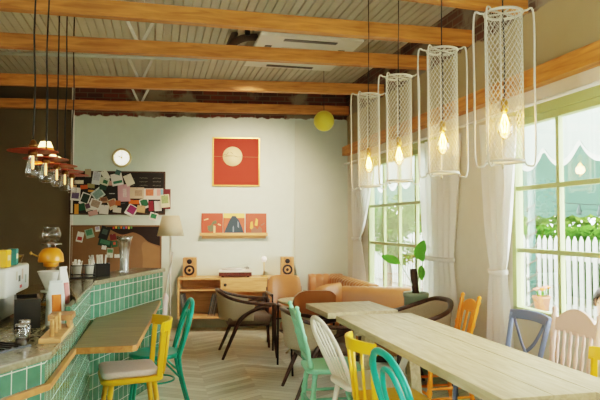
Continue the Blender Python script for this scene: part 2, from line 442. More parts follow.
# pipes on the ceiling
m = MB(); m.tube([(-2.6, 7.75, 3.53), (.6, 7.35, 3.53)], .022); m.box((-.4, 7.5, 3.565), (.03, .03, .07)); m.box((-1.6, 7.625, 3.565), (.03, .03, .07))
tag(m.build('ceiling_pipe', mat('pale_blue_pipe', (196, 204, 196), .5)), 'pale blue grey pipe crossing the ribbed ceiling between beams', 'pipe')
m = MB(); m.tube(smooth([(.2, 6.95, 3.54), (.62, 6.9, 3.54), (.74, 6.98, 3.50), (.95, 7.0, 3.49)], 5), .014)
for x in (.3, .6): m.box((x, 6.93, 3.575), (.02, .02, .05))
tag(m.build('drain_pipe', M_white), 'thin white drain pipe leading to the air conditioner', 'pipe')

# windows
def window(name, w, muny, munz):
    y0, y1, z0, z1 = w; X = XR + .03
    m = MB()
    f = .052
    m.box((X, (y0 + y1) / 2, z0 + f / 2), (.07, y1 - y0, f)); m.box((X, (y0 + y1) / 2, z1 - f / 2), (.07, y1 - y0, f))
    m.box((X, y0 + f / 2, (z0 + z1) / 2), (.07, f, z1 - z0)); m.box((X, y1 - f / 2, (z0 + z1) / 2), (.07, f, z1 - z0))
    for y in muny: m.box((X, y, (z0 + z1) / 2), (.04, .034, z1 - z0 - .05))
    for z in munz: m.box((X, (y0 + y1) / 2, z), (.046, y1 - y0 - .05, .034))
    m.box((XR - .008, (y0 + y1) / 2, z1 + .045), (.02, y1 - y0 + .04, .09))
    o = struct(m.build(name, M_frame, bevel=.003))
    g = MB(); g.box((X + .004, (y0 + y1) / 2, (z0 + z1) / 2), (.004, y1 - y0 - .06, z1 - z0 - .06)); g.build('pane', M_glass, o)
    s = MB(); s.box((XR + .03, (y0 + y1) / 2, z0 - .014), (.09, y1 - y0 + .03, .028)); s.build('sill', M_frame, o, bevel=.004)
    return o
window('window_1', W1, (2.68, 3.22, 3.76), (1.79, 1.30))
window('window_2', W2, (6.2, 6.69, 7.18), (1.75, 1.265))
# curtain track
t = thing('curtain_track', 'white curtain track above the windows on small brackets', 'curtain rail', (2.66, 5.6, 2.38))
MB().tube([(0, -3.0, 0), (0, 2.7, 0)], .013).build('rail', M_white, t)
for y in (-2.4, -1.9, -.6, .9, 2.4): MB().beam((0, y, .012), (.139, y, .05), .02, .012).build('bracket', M_white, t)
# curtains
def curtain(label, y0, y1, ztie, ytie, wt, z0, z1, folds):
    n, mm = 26, folds * 8; P = []
    for i in range(n + 1):
        z = z0 + (z1 - z0) * i / n
        if z >= ztie: k = ((z - ztie) / (z1 - ztie)) ** .55
        else: k = min(1, ((ztie - z) / (ztie - z0)) ** .5 * .62)
        w = wt + (y1 - y0 - wt) * k; c = ytie + ((y0 + y1) / 2 - ytie) * k
        row = []
        for j in range(mm + 1):
            u = j / mm
            row.append((2.735 + (.016 + .010 * k) * math.sin(u * folds * 2 * PI + .4 * math.sin(i * .3)) + (.008 * math.sin(u * 37 + z * 3)), c + (u - .5) * w, z))
        P.append(row)
    t = thing('curtain', label, 'curtain', (0, 0, 0))
    MB().grid(P).build('panel', M_curtain, t)
    b = MB(); b.tube([(2.735 + .05 * math.cos(a * PI / 8), ytie + (wt / 2 + .012) * math.sin(a * PI / 8), ztie - .01 + .008 * math.cos(a * PI / 8)) for a in range(16)], [(.022, .006)] * 16, 6, closed=True)
    b.build('tie_back', M_curtain, t)
    return t
curtain('white gathered curtain tied back on the back-wall side of the window behind the sofa', 7.35, 8.2, 1.32, 8.0, .26, .1, 2.36, 6)
curtain('white straight curtain at the planter side of the window behind the sofa', 5.05, 5.9, 1.18, 5.5, .62, .1, 2.36, 6)
curtain('white tied curtain hanging behind the orange and blue chairs', 4.16, 4.68, 1.13, 4.43, .22, .1, 2.36, 4)

# ------------------------------------------------------------------ air conditioner
t = thing('air_conditioner', 'white ceiling cassette air conditioner between the honey beams', 'air conditioner', (1.53, 6.40, 3.41))
MB().box((0, 0, .1), (.84, .84, .19)).build('housing', mat('galvanised_grey', (150, 146, 134), .5, .3), t)
m = MB(); m.box((0, 0, -.01), (1.08, 1.22, .035)); p = m.build('panel', M_white, t, bevel=.012, seg=3)
MB().box((0, 0, -.032), (.5, .5, .008)).build('intake_grille', mat('grille_white', (206, 204, 194), .5), p)
for x, y, a, b in ((0, -.5, .56, .07), (0, .5, .56, .07), (-.4, 0, .07, .56), (.4, 0, .07, .56)):
    MB().box((x, y, -.030), (a, b, .006)).build('air_slot', M_black, p)
t = thing('duct_hose', 'dark brown insulated hose coiled at the air conditioner side', 'hose', (.86, 6.2, 3.4))
MB().tube(smooth([(.18, .14, .13), (.05, .1, .1), (-.06, .02, .03), (-.12, .08, -.01), (-.1, .2, .05), (-.04, .26, .195)], 6), .04).build('hose', mat('brown_insulation', (92, 76, 60), .8, bump=.4), t)
MB().tube([(.06, .0, .1), (.06, 0, .2)], .03).build('clamp', M_black, t)

# ------------------------------------------------------------------ mesh cylinder pendants over the long table
def make_mesh_pendant():
    t = thing('pendant_lamp', '', 'pendant lamp', (1.78, 2.80, 1.82), 0, 'white wire cylinder pendants over the long table')
    H, r = .812, .095
    n, rows = 23, 38
    vs, fs = [], []
    for i in range(rows + 1):
        for k in range(n):
            a = 2 * PI * (k + (.5 if i % 2 else 0)) / n
            vs.append((r * math.cos(a), r * math.sin(a), .02 + (H - .04) * i / rows))
    for i in range(1, rows):
        for k in range(n):
            mid = (k + 1) % n if i % 2 else k
            fs.append((i * n + k, (i - 1) * n + mid, i * n + (k + 1) % n, (i + 1) * n + mid))
    m = MB(); m.add(vs, fs)
    o = m.build('mesh_cylinder', M_whitemetal, t, fix=False)
    md = o.modifiers.new('wire', 'WIREFRAME'); md.thickness = .0036; md.use_replace = True; md.use_even_offset = False
    for z in (.012, H - .012):
        MB().tube([(r * math.cos(a * PI / 14), r * math.sin(a * PI / 14), z) for a in range(28)], .008, 6, closed=True).build('hoop', M_whitemetal, t)
    sp = MB()
    for k in range(3):
        a = k * PI / 3 + .3; sp.tube([(r * math.cos(a), r * math.sin(a), H - .012), (-r * math.cos(a), -r * math.sin(a), H - .012)], .005, 6)
    sp.build('spider', M_whitemetal, t)
    for k, a in enumerate((R(153), R(-27), R(196), R(65))):
        c, s = math.cos(a), math.sin(a); R2 = r + (.056 if k < 2 else .03)
        pts = smooth([(r * c, r * s, H - .012), ((R2 - .035) * c, (R2 - .035) * s, H - .004), (R2 * c, R2 * s, H - .03), (R2 * c, R2 * s, H * .5), (R2 * c, R2 * s, .03), ((R2 - .035) * c, (R2 - .035) * s, -.012), (r * c, r * s, .012)], 6)
        MB().tube(pts, .0052, 6).build('outer_rod', M_whitemetal, t)
    MB().tube(smooth([(0, 0, .35), (.004, 0, .6), (-.003, 0, .9), (.004, 0, 1.3), (0, 0, 1.775)], 5), .0045, 6).build('cord', M_black, t)
    MB().lathe([(.0, .345), (.012, .345), (.019, .335), (.021, .29), (.018, .275)], n=14).build('socket', M_brass, t)
    b = MB().lathe([(.012, .278), (.016, .262), (.034, .225), (.041, .19), (.036, .155), (.016, .132), (.001, .128)], n=18).build('bulb', glass('bulb_glass', (1, .86, .6), .2), t)
    f = MB()
    for k in range(6):
        a = k * PI / 3; f.tube([(.005 * math.cos(a), .005 * math.sin(a), .262), (.02 * math.cos(a), .02 * math.sin(a), .215), (.012 * math.cos(a), .012 * math.sin(a), .165)], .0032, 5)
    f.build('filament', mat('glowing_filament', (255, 190, 90), .5, var=0, emit=38), b)
    return t
def bulb_light(loc, power, rad=.04, col=(1, .72, .38)):
    l = bpy.data.lights.new('bulb_light', 'POINT'); l.energy = power; l.color = col; l.shadow_soft_size = rad
    o = bpy.data.objects.new('bulb_light', l); COL.objects.link(o); o.location = loc; return o
pl = make_mesh_pendant()
pls = ['nearest white wire cylinder pendant, largest in view, in front of the window',
       'second nearest white wire cylinder pendant over the long table', 'third white wire cylinder pendant from the camera, second farthest', 'farthest white wire cylinder pendant, beside the yellow globe']
pl['label'] = pls[0]
for i, y in enumerate((2.80, 3.50, 4.21, 4.87)):
    if i: dup(pl, (1.78, y, 1.82), .06 * i, pls[i])
    bulb_light((1.78, y, 2.02), 1.6)
# yellow globe
g = at_y(324, 121, 7.25)
t = thing('globe_lamp', 'plain yellow globe hanging below the farther beams', 'globe lamp', g)
MB().lathe([(.001, -.13)] + [(.13 * math.cos(a), .13 * math.sin(a)) for a in [R(-80 + 10 * k) for k in range(17)]] + [(.001, .13)], n=24).build('globe', mat('yellow_globe', (214, 200, 62), .45, var=.04), t)
MB().tube([(0, 0, .13), (0, 0, 3.6 - g.z)], .004, 6).build('cord', M_black, t)
# disc pendants over the bar
M_disc = mat('rust_red_enamel', (178, 66, 34), .4, var=.1)
def make_disc_pendant():
    t = thing('disc_pendant', '', 'pendant lamp', (0, 0, 0), 0, 'rust red disc pendants over the bar counter')
    MB().lathe([(.02, .022), (.06, .018), (.155, 0), (.157, -.003), (.155, -.005), (.06, .011), (.02, .014)], n=30, cap0=False, cap1=False).build('disc_shade', M_disc, t)
    MB().lathe([(.006, .075), (.012, .07), (.02, .062), (.022, .045), (.03, .042), (.03, .03), (.022, .026), (.022, .0), (.03, -.004), (.028, -.03)], n=16).build('socket', mat('aged_brass', (140, 96, 46), .35, .8), t)
    b = MB().lathe([(.026, -.028), (.028, -.05), (.038, -.10), (.046, -.14), (.042, -.165), (.022, -.174), (.001, -.175)], n=18, cap0=False).build('glass_shade', M_jar, t)
    f = MB().lathe([(.006, -.03), (.008, -.05), (.009, -.09), (.007, -.115), (.001, -.12)], n=12).build('bulb', mat('amber_bulb', (255, 196, 110), .3, var=0, emit=.9), b)
    MB().tube(smooth([(0, 0, .07), (.006, 0, .5), (-.006, .004, .9), (.004, 0, 1.4), (0, 0, 1.9)], 5), .006, 6).build('cord', M_black, t)
    return t
dp = make_disc_pendant()
dls = ['nearest rust red disc pendant over the bar, leftmost of the five', 'second nearest rust red disc pendant over the bar, just below the lit tiered lamp',
       'middle one of five rust red disc pendants over the bar', 'fourth rust red disc pendant over the bar, second farthest', 'farthest rust red disc pendant, in front of the upper pinboard edge']
for i, (px, py) in enumerate([(33, 151), (46, 159), (57, 165.5), (65, 171), (72, 175)]):
    p = at_x(px, py, -.78)
    if i == 0: dp.location = p; dp['label'] = dls[0]; d = dp
    else: d = dup(dp, p, i, dls[i])
    for c in d.children:
        if c.name.startswith('cord'): c.scale.z = (3.6 - p.z) / 1.9; c.location.z = .07 * (1 - c.scale.z)
# lit tiered lamp
g = at_y(45.5, 154, 6.9)
t = thing('tiered_lamp', 'small glowing orange tiered pendant shade behind the disc pendants', 'pendant lamp', g)
M_glow1 = mat('glowing_cream_shade', (255, 214, 140), .6, var=.05, emit=3.0); M_glow2 = mat('glowing_orange_shade', (230, 120, 40), .6, var=.1, emit=.5)
MB().lathe([(.05, .13), (.075, .065)], n=20, cap0=True, cap1=False).build('upper_shade', M_glow1, t, solid=.004)
MB().lathe([(.075, .065), (.105, -.01)], n=20, cap0=False, cap1=False).build('middle_shade', M_glow2, t, solid=.004)
MB().lathe([(.09, -.005), (.185, -.05)], n=24, cap0=False, cap1=False).build('lower_shade', M_glow1, t, solid=.004)
MB().lathe([(.11, -.045), (.15, -.10), (.12, -.11)], n=24, cap0=False, cap1=False).build('bottom_shade', M_glow2, t, solid=.004)
MB().tube([(0, 0, .12), (0, 0, 3.6 - g.z)], .004, 6).build('cord', M_black, t)
bulb_light(g + Vector((0, 0, -.12)), 1.5)

# ------------------------------------------------------------------ back wall fittings
def on_wall(name, label, cat, px, py, off=0.0, group=None):
    p = at_wall(px, py, off)
    return thing(name, label, cat, p, WA, group)
# clock
t = on_wall('wall_clock', 'round brass rimmed wall clock with pale face above the pinboard', 'clock', 122, 158, 0)
RX = Matrix.Rotation(R(90), 4, 'X')
MB().lathe([(.138, 0), (.142, .03), (.128, .045), (.112, .036), (.108, .02)], n=32, cap1=False, M=RX).build('rim', mat('pale_brass', (206, 190, 140), .4, .5), t)
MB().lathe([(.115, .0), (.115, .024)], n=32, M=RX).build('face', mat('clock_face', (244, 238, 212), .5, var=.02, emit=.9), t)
m = MB()
for k in range(12):
    a = k * PI / 6; m.beam((.088 * math.sin(a), -.026, .088 * math.cos(a)), (.104 * math.sin(a), -.026, .104 * math.cos(a)), .007, .003, (0, 1, 0))
m.build('hour_marks', M_black, t)
for L, a, w in ((.06, R(-60), .009), (.085, R(5), .006)):
    MB().beam((0, -.03, 0), (L * math.sin(a), -.03, L * math.cos(a)), w, .003, (0, 1, 0)).build('hand', M_black, t)
MB().lathe([(.012, .02), (.012, .034)], n=12, M=RX).build('hub', M_brass, t)
# pinboards
PX = .01455
def board(name, label, px0, py0, px1, py1, material, frame_mat):
    t = on_wall(name, label, 'pinboard', (px0 + px1) / 2, (py0 + py1) / 2, 0)
    w, h = (px1 - px0) * PX, (py1 - py0) * PX
    MB().box((0, -.012, 0), (w, .02, h)).build('panel', material, t)
    for c, d in (((0, -.015, h / 2), (w + .02, .028, .022)), ((0, -.015, -h / 2), (w + .02, .028, .022)), ((w / 2, -.015, 0), (.022, .028, h)), ((-w / 2, -.015, 0), (.022, .028, h))):
        MB().box(c, d).build('frame_rail', frame_mat, t, bevel=.003)
    return t, w, h
M_chalk = mat('chalkboard_black', (34, 32, 28), .8, var=.3, scale=14)
M_cork = mat('brown_kraft_board', (132, 98, 66), .85, var=.08, scale=20)
t, w, h = board('pinboard', 'black pinboard covered with small photo cards, upper one of two', 72, 172, 164, 214, M_chalk, mat('board_rail', (66, 46, 28), .6))
m = MB()                                                   # chalk scribbles in the bare upper right part
for r_ in range(3):
    for c_ in range(3):
        x0 = .12 + c_ * .19; z0 = .22 - r_ * .055
        for q in range(6):
            x = x0 + q * .02; m.beam((x, -.0235, z0 + random.uniform(-.006, .006)), (x + .014, -.0235, z0 + random.uniform(-.01, .01)), .004, .002, (0, 1, 0))
m.build('chalk_writing', mat('chalk', (150, 146, 132), .9), t)
t, w, h = board('pinboard', 'brown board with a dark wavy band and a few cards, lower one of two', 73, 226, 160, 281, M_cork, mat('board_rail2', (120, 88, 58), .6))
m = MB(); n = 24; pts = []
crv = smooth([(-.13, .385), (-.05, .327), (.065, .276), (.15, .285), (.24, .305), (.357, .255), (.458, .167), (.62, .11)], 5)
poly = [(p.x, p.y) for p in crv] + [(.62, .388)]
T = Matrix.Rotation(R(90), 4, 'X')
m.prism(poly, .0225, .0245, T); m.build('dark_wave', mat('dark_brown_paper', (34, 23, 17), .8), t)
m = MB(); poly = [(p.x + .0, p.y) for p in smooth([(.36, -.39), (.38, -.1), (.36, .1), (.40, .17), (.46, .15), (.60, .09), (.62, .05), (.62, -.39)], 5)]
m.prism(poly, .0222, .0238, T); m.build('tan_wave', mat('tan_paper', (150, 112, 74), .85), t)
cols = [(210, 70, 50), (230, 180, 60), (60, 130, 90), (220, 120, 50), (70, 110, 150), (210, 90, 110), (220, 200, 80), (90, 150, 80)]
for k in range(8):
    MB().box((-.04 + k * .036, -.03, .372 + .006 * (k % 2)), (.022, .012, .034), 0).build('letter_block', mat('letter_paint_%d' % k, cols[k], .6), t)
# cards: centre px, size px, tilt (anticlockwise deg), paper colour, picture colour, picture box (relative), label
W_, CR, BK = (228, 226, 214), (206, 196, 168), (30, 29, 27)
def card(px, py, w, h, tilt, paper, pic, label, cat='photo card', box=(0, .12, .74, .6), group='cards pinned to the upper board', k=[0]):
    k[0] += 1
    t = on_wall('photo_card', label, cat, px, py, .031 + .0028 * (k[0] % 11), group)
    t.rotation_euler = (0, R(-tilt), WA)
    W2, H2 = w * PX, h * PX
    MB().box((0, 0, 0), (W2, .0012, H2)).build('paper', mat('card_%d_%d_%d' % paper, paper, .7, var=.04), t)
    if pic:
        pm = mat('print_%d_%d_%d' % pic, pic, .5, var=.5, scale=38)
        MB().box((box[0] * W2, -.0010, box[1] * H2), (W2 * box[2], .0012, H2 * box[3])).build('picture', pm, t)
    MB().lathe([(.005, 0), (.006, .006), (.001, .009)], (0, 0, 0), 8, M=Matrix.Translation((0, -.0008, H2 * .42)) @ RX).build('pin', M_steel, t)
    return t
card(79, 173.5, 9, 5, 0, (58, 30, 24), None, 'small dark maroon card at the upper left corner of the upper board')
card(88, 173, 6, 8, 0, (176, 160, 130), None, 'narrow beige card beside the maroon card on the upper board')
card(96.5, 178, 8, 13, -8, (206, 210, 208), (176, 180, 190), 'pale bluish letter card near the top of the upper board')
card(105.5, 175, 6, 10, 32, (222, 222, 204), None, 'plain white slip tilted strongly to the left on the upper board')
card(104.5, 181.5, 9, 7, -18, (200, 204, 180), (40, 96, 66), 'pale card with dark green patch under the tilted white slip', box=(.1, 0, .5, .5))
card(117, 179.5, 11, 12, 12, W_, (30, 116, 82), 'large white card with a green band near the bottom', box=(.02, -.22, .8, .22))
card(118, 172.5, 5, 5, -20, (70, 98, 92), None, 'small dark teal scrap over the top edge of the upper board')
card(79, 182, 11, 6, 0, BK, (220, 208, 180), 'black card with pale picture strip at the left of the upper board', box=(0, 0, .8, .6))
card(75.5, 194, 9, 13, -5, W_, (96, 82, 116), 'white instant photo with purple picture at the left edge', box=(0, -.12, .78, .45))
card(84, 187, 7, 4, 4, (208, 96, 40), None, 'small orange slip above the tilted dark green photo')
card(91, 186, 7, 5, 0, (150, 144, 96), None, 'olive slip above the black card with an orange label')
card(91, 191, 8, 6, -4, BK, (220, 150, 60), 'small black card with an orange label', box=(0, 0, .7, .35))
card(85, 199, 9, 12, -20, W_, (26, 48, 38), 'white instant photo with black green picture, leaning right at the left part', box=(0, .06, .76, .72))
card(98, 194, 11, 10, 38, (196, 206, 192), (120, 150, 140), 'pale teal photo with a brown stripe tilted to the left', box=(0, 0, .8, .7))
card(112, 192, 9.5, 13, 0, BK, (190, 190, 184), 'upright black card with one pale line of print', box=(0, -.12, .6, .06))
card(124, 193, 12, 17, 2, (204, 156, 160), (222, 190, 186), 'tall dusty pink poster card in the middle of the upper board', box=(.06, 0, .3, .5))
card(95, 205, 11, 11, -20, W_, (160, 140, 120), 'white photo of a grey brown scene at the lower left')
card(104, 209.5, 9, 9, -5, (224, 222, 210), None, 'plain square white paper near the bottom edge')
card(81.5, 207, 7, 7, 12, (24, 78, 54), None, 'dark green square card at the lower left corner')
card(76.5, 209, 4, 10, 0, (226, 160, 60), None, 'narrow orange yellow strip at the lower left corner')
card(93, 213, 9, 5, 16, (206, 160, 150), None, 'rose coloured scrap at the bottom edge of the upper board')
card(112.5, 204, 9, 10, 22, (212, 196, 160), (176, 110, 80), 'beige photo with a reddish scene below the black card')
card(122, 203.5, 10, 13, 8, (26, 25, 26), (80, 80, 84), 'black card tilted to the left under the pink poster', box=(0, 0, .6, .06))
card(131.3, 210.5, 10, 11, -30, W_, (150, 40, 100), 'white instant photo with magenta picture leaning left at the bottom edge', box=(0, .08, .76, .7))
card(144.5, 203.5, 9, 10, 20, W_, (28, 92, 58), 'white instant photo with bright dark green picture at the lower right', box=(0, .06, .76, .72))
card(134, 202, 10, 4, -3, (222, 108, 36), None, 'bright orange strip to the left of the green picture photo')
card(137, 193, 14, 11, 0, (206, 184, 154), (176, 146, 118), 'beige card with a faint face drawing', box=(.1, 0, .5, .5))
card(129, 180, 8, 11, 24, (226, 220, 196), None, 'cream flower shaped paper at the end of the bare black area')
t = card(153.5, 194, 19, 11, 0, (224, 214, 200), (232, 120, 84), 'wide white card with orange and blue blocks at the right edge', box=(-.2, .14, .4, .6))
MB().box((.075, -.0010, .022), (.055, .0012, .095)).build('picture', mat('print_pink', (226, 160, 150), .5), t); MB().box((.115, -.0010, .022), (.04, .0012, .095)).build('picture', mat('print_sky', (120, 186, 200), .5), t)
card(167, 199, 7, 20, 0, (110, 36, 44), None, 'maroon card sticking out past the right edge of the upper board')
card(165, 201, 9, 13, 5, (222, 214, 178), (150, 170, 110), 'cream photo card with a pale green picture over the maroon card')
card(151, 206, 5, 10, 5, (128, 34, 48), None, 'narrow dark red card at the lower right')
card(158, 206, 7, 10, 3, (214, 210, 196), None, 'plain pale card beside the narrow dark red card')
card(153.5, 216.5, 8, 7.5, -16, W_, (36, 120, 72), 'white photo with green picture hanging below the upper board', box=(0, .05, .7, .6))
card(110, 184, 7, 6, 14, (196, 150, 140), None, 'small dusty rose slip under the green band card')
card(103, 187.5, 7, 5, -10, (36, 70, 60), None, 'small dark green slip in the upper middle of the board')
card(104, 200, 8, 6, 6, (170, 130, 100), (120, 80, 60), 'small tan card with a brown picture between the photos')
card(117, 210, 8, 5, -6, (214, 206, 186), None, 'low wide cream slip at the bottom edge of the board')
card(88, 207, 6, 8, 18, (196, 190, 170), (90, 60, 80), 'small photo with a plum picture beside the dark green square')
card(141, 209, 8, 7, -8, (206, 170, 120), None, 'plain ochre slip beside the magenta photo')
card(74.5, 184, 4, 8, 0, (206, 170, 110), None, 'narrow ochre slip at the left edge of the upper board')
card(118, 203, 5, 5, 0, (190, 100, 50), None, 'small rust coloured slip beside the tilted black card')
G2 = 'cards pinned to the lower board'
card(80, 237, 6.5, 10, -12, W_, (180, 60, 54), 'white photo with a red picture at the left of the lower board', box=(0, -.15, .7, .35), group=G2)
card(89.5, 233.5, 8, 9, 15, (150, 176, 150), (70, 130, 96), 'green and white photo tilted to the left on the lower board', group=G2)
card(97.5, 229, 4.5, 5, 8, W_, (180, 170, 190), 'tiny white card at the top of the lower board', group=G2)
card(104.5, 233, 9, 13, -18, (28, 32, 30), (60, 80, 70), 'large black card tilted right on the lower board', box=(0, .1, .6, .4), group=G2)
card(113, 237, 6, 6, 10, (110, 40, 40), None, 'dark red card on the lower board', group=G2)
card(105, 243, 13, 7, -14, (30, 58, 46), (60, 110, 80), 'dark green card lying across the lower board', group=G2)
card(104, 247.5, 4.5, 4, -10, W_, None, 'tiny plain white scrap under the dark green card', group=G2)
card(114.5, 244, 6, 6, 8, (46, 92, 66), (190, 80, 60), 'green card with a red spot on the lower board', box=(0, .1, .4, .4), group=G2)
card(110, 253, 6, 9, -3, (206, 206, 184), (90, 140, 90), 'pale photo with green upper half, low on the lower board', box=(0, .22, .9, .4), group=G2)
card(117, 256, 5, 3.5, 0, W_, None, 'small plain white label next to the vase', group=G2)
# framed print
t = on_wall('framed_print', 'large square red print with cream disc in a thin gold frame', 'framed picture', 236.3, 162, 0)
w, h = .70, .725
for c, d in (((0, -.018, h / 2 - .008), (w, .034, .018)), ((0, -.018, -h / 2 + .008), (w, .034, .018)), ((w / 2 - .008, -.018, 0), (.018, .034, h)), ((-w / 2 + .008, -.018, 0), (.018, .034, h))):
    MB().box(c, d).build('frame_rail', mat('gold_frame', (214, 166, 92), .35, .5, var=.08), t)
p = MB().box((0, -.014, 0), (w - .03, .014, h - .03)).build('print', mat('red_print', (152, 40, 14), .75, var=.06, scale=4), t)
m = MB(); m.lathe([(.145, .0215), (.145, .0225)], (-.055, 0, 0), 40, M=Matrix.Translation((0, 0, .08)) @ RX); m.build('cream_disc', mat('cream_ink', (238, 216, 166), .6, var=.03), p)
m = MB(); m.beam((-.33, -.0235, .078), (.33, -.0235, .072), .004, .0015, (0, 1, 0))
for pts in ([(-.2, .08), (-.17, .10), (-.14, .098), (-.12, .125), (-.105, .12)], [(-.16, .078), (-.10, .083), (-.02, .079), (.02, .06)], [(-.085, .135), (-.065, .12), (-.045, .10)]):
    m.tube([(x, -.0235, z + .01) for x, z in pts], .0035, 5)
m.build('line_drawing', mat('thin_ink', (150, 120, 84), .7), p)
# picture ledge with three sleeves
t = on_wall('picture_ledge', 'narrow wooden picture ledge on the wall carrying three sleeves', 'shelf', 234, 235.2, 0)
MB().box((0, -.045, 0), (.99, .09, .02)).build('board', M_console, t, bevel=.003)
MB().box((0, -.09, .014), (.99, .014, .045)).build('front_lip', M_console, t, bevel=.003)
MB().box((0, -.008, -.025), (.94, .016, .05)).build('wall_cleat', M_console, t)
def sleeve_on_ledge(px, label, base, deco):
    p = at_wall(px, 234.2, .05); t = thing('record_sleeve', label, 'record sleeve', p, WA, 'record sleeves on the picture ledge')
    t.rotation_euler = (R(-7), 0, WA)
    MB().box((0, 0, .155), (.31, .006, .31)).build('cover', base, t)
    deco(t); return t
def fig(t, name, polys, y, material):
    m = MB()
    for poly in polys: m.prism(poly, y, y + .0012, RX)
    m.build(name, material, t)
def d1(t):
    fig(t, 'print', [[(-.06, .06), (-.02, .03), (.05, .05), (.06, .10), (.0, .14), (-.07, .12)], [(-.02, .13), (.07, .16), (.06, .21), (.01, .19)]], .0035, mat('sleeve_green', (96, 104, 72), .6, var=.4, scale=30))
    fig(t, 'print', [[(.02, .02), (.05, .02), (.05, .12), (.02, .13)], [(.08, .14), (.13, .12), (.13, .14), (.09, .16)], [(-.12, .20), (-.05, .22), (-.06, .235), (-.12, .215)]], .0052, mat('sleeve_cream', (222, 190, 140), .6))
def d2(t):
    fig(t, 'print', [[(-.155, .24), (.155, .24), (.155, .31), (-.155, .31)]], .0035, mat('sleeve_yellow', (238, 200, 110), .6, var=.2))
    fig(t, 'print', [[(-.145, .02), (.145, .02), (.11, .12), (.07, .21), (.02, .27), (-.03, .27), (-.07, .2), (-.11, .11)]], .005, mat('sleeve_teal', (34, 62, 72), .6, var=.35, scale=24))
    fig(t, 'print', [[(-.02, .03), (.0, .03), (.0, .10), (-.01, .13), (-.02, .1)], [(.05, .11), (.075, .09), (.07, .17), (.05, .2)]], .0065, mat('sleeve_grey', (120, 140, 150), .6))
def d3(t):
    fig(t, 'print', [[(-.09, .09), (-.06, .06), (-.04, .10), (-.05, .19), (-.08, .18)], [(-.02, .13), (.02, .12), (.03, .21), (.0, .24)]], .0035, mat('sleeve_orange', (236, 170, 80), .6, var=.2))
    fig(t, 'print', [[(-.07, .01), (.09, .01), (.09, .08), (.05, .12), (.02, .07), (-.02, .11), (-.07, .07)], [(.08, .12), (.13, .16), (.12, .17), (.07, .14)]], .005, mat('sleeve_brown', (140, 96, 76), .6, var=.3))
sleeve_on_ledge(212, 'red sleeve with a dark green motif, left on the picture ledge', mat('sleeve_red', (184, 70, 44), .55, var=.08), d1)
sleeve_on_ledge(234, 'sleeve with a teal mountain under a yellow sky, middle of the ledge', mat('sleeve_coral', (196, 92, 58), .55, var=.08), d2)
sleeve_on_ledge(256, 'red sleeve with orange and brown shapes, right on the picture ledge', mat('sleeve_brick', (180, 74, 46), .55, var=.08), d3)
# floor lamp
g = at_y(170, 300, 8.15); g.z = 0
t = thing('floor_lamp', 'white floor lamp with a tapered fabric shade beside the pinboards', 'floor lamp', g)
MB().lathe([(.15, 0), (.15, .018), (.14, .025), (.02, .03)], n=26).build('base', M_white, t)
MB().lathe([(.0125, .025), (.0125, 1.42)], n=10).build('pole', M_white, t)
MB().lathe([(.175, 1.355), (.11, 1.625)], n=30, cap0=False, cap1=False).build('lamp_shade', cloth('cream_lamp_shade', (240, 232, 206), .45), t, solid=.003)
MB().tube([(-.108, 0, 1.60), (.108, 0, 1.60)], .004, 6).build('shade_spider', M_white, t)
MB().lathe([(.015, 1.42), (.018, 1.47), (.03, 1.51), (.03, 1.54), (.001, 1.57)], n=14).build('bulb', M_white, t)

# ------------------------------------------------------------------ console with the record player
def wloc(u, off, z): return wall_pt(u, off, z)
CU0, CU1, CD, CT = .352, 2.06, .40, .76
cu = (CU0 + CU1) / 2; cw = CU1 - CU0
t = thing('console_table', 'long oak record console on tapered legs against the back wall', 'sideboard', wloc(cu, .03, 0), WA)
bx = lambda c, d, name, m_=M_console, p=t, bv=.003: MB().box(c, d).build(name, m_, p, bevel=bv)
y0 = -CD / 2; zb = .205
bx((0, y0, CT - .0125), (cw, CD, .025), 'top')
bx((0, y0, zb), (cw, CD, .025), 'bottom_board')
for s in (-1, 1): bx((s * (cw / 2 - .0125), y0, (CT + zb) / 2), (.025, CD, CT - zb - .02), 'side_panel')
bx((0, -.01, (CT + zb) / 2), (cw - .04, .012, CT - zb - .03), 'back_panel')
xd1, xd2 = -cw / 2 + .60, cw / 2 - .42
for x in (xd1, xd2): bx((x, y0, (CT + zb) / 2), (.022, CD - .01, CT - zb - .03), 'divider')
bx(((-cw / 2 + xd1) / 2, y0, .585), (xd1 + cw / 2 - .03, CD - .02, .018), 'shelf')
bx(((xd1 + xd2) / 2, y0, .565), (xd2 - xd1 - .03, CD - .02, .018), 'shelf')
bx(((cw / 2 + xd2) / 2, y0, .565), (cw / 2 - xd2 - .03, CD - .02, .018), 'shelf')
for xa, xb in ((xd1, xd2), (xd2, cw / 2 - .012)):
    d = bx(((xa + xb) / 2, -CD + .012, .655), (xb - xa - .03, .02, .155), 'drawer')
    hx = xa + .06 if xa == xd1 else xb - .06
    MB().lathe([(.022, .0), (.022, .013)], (0, 0, 0), 16, M=Matrix.Translation((hx, -CD + .004, .66)) @ RX).build('finger_hole', M_black, d)
for sx in (-1, 1):
    for yy_ in (-.06, -CD + .06):
        MB().turned((sx * (cw / 2 - .17), yy_, .195), (sx * (cw / 2 - .15), yy_, 0), [(0, .027), (1, .015)], 12).build('leg', M_console, t)
def on_console(x, y, z): return Matrix.Translation(wloc(cu, .03, 0)) @ Matrix.Rotation(WA, 4, 'Z') @ Vector((x, y, z))
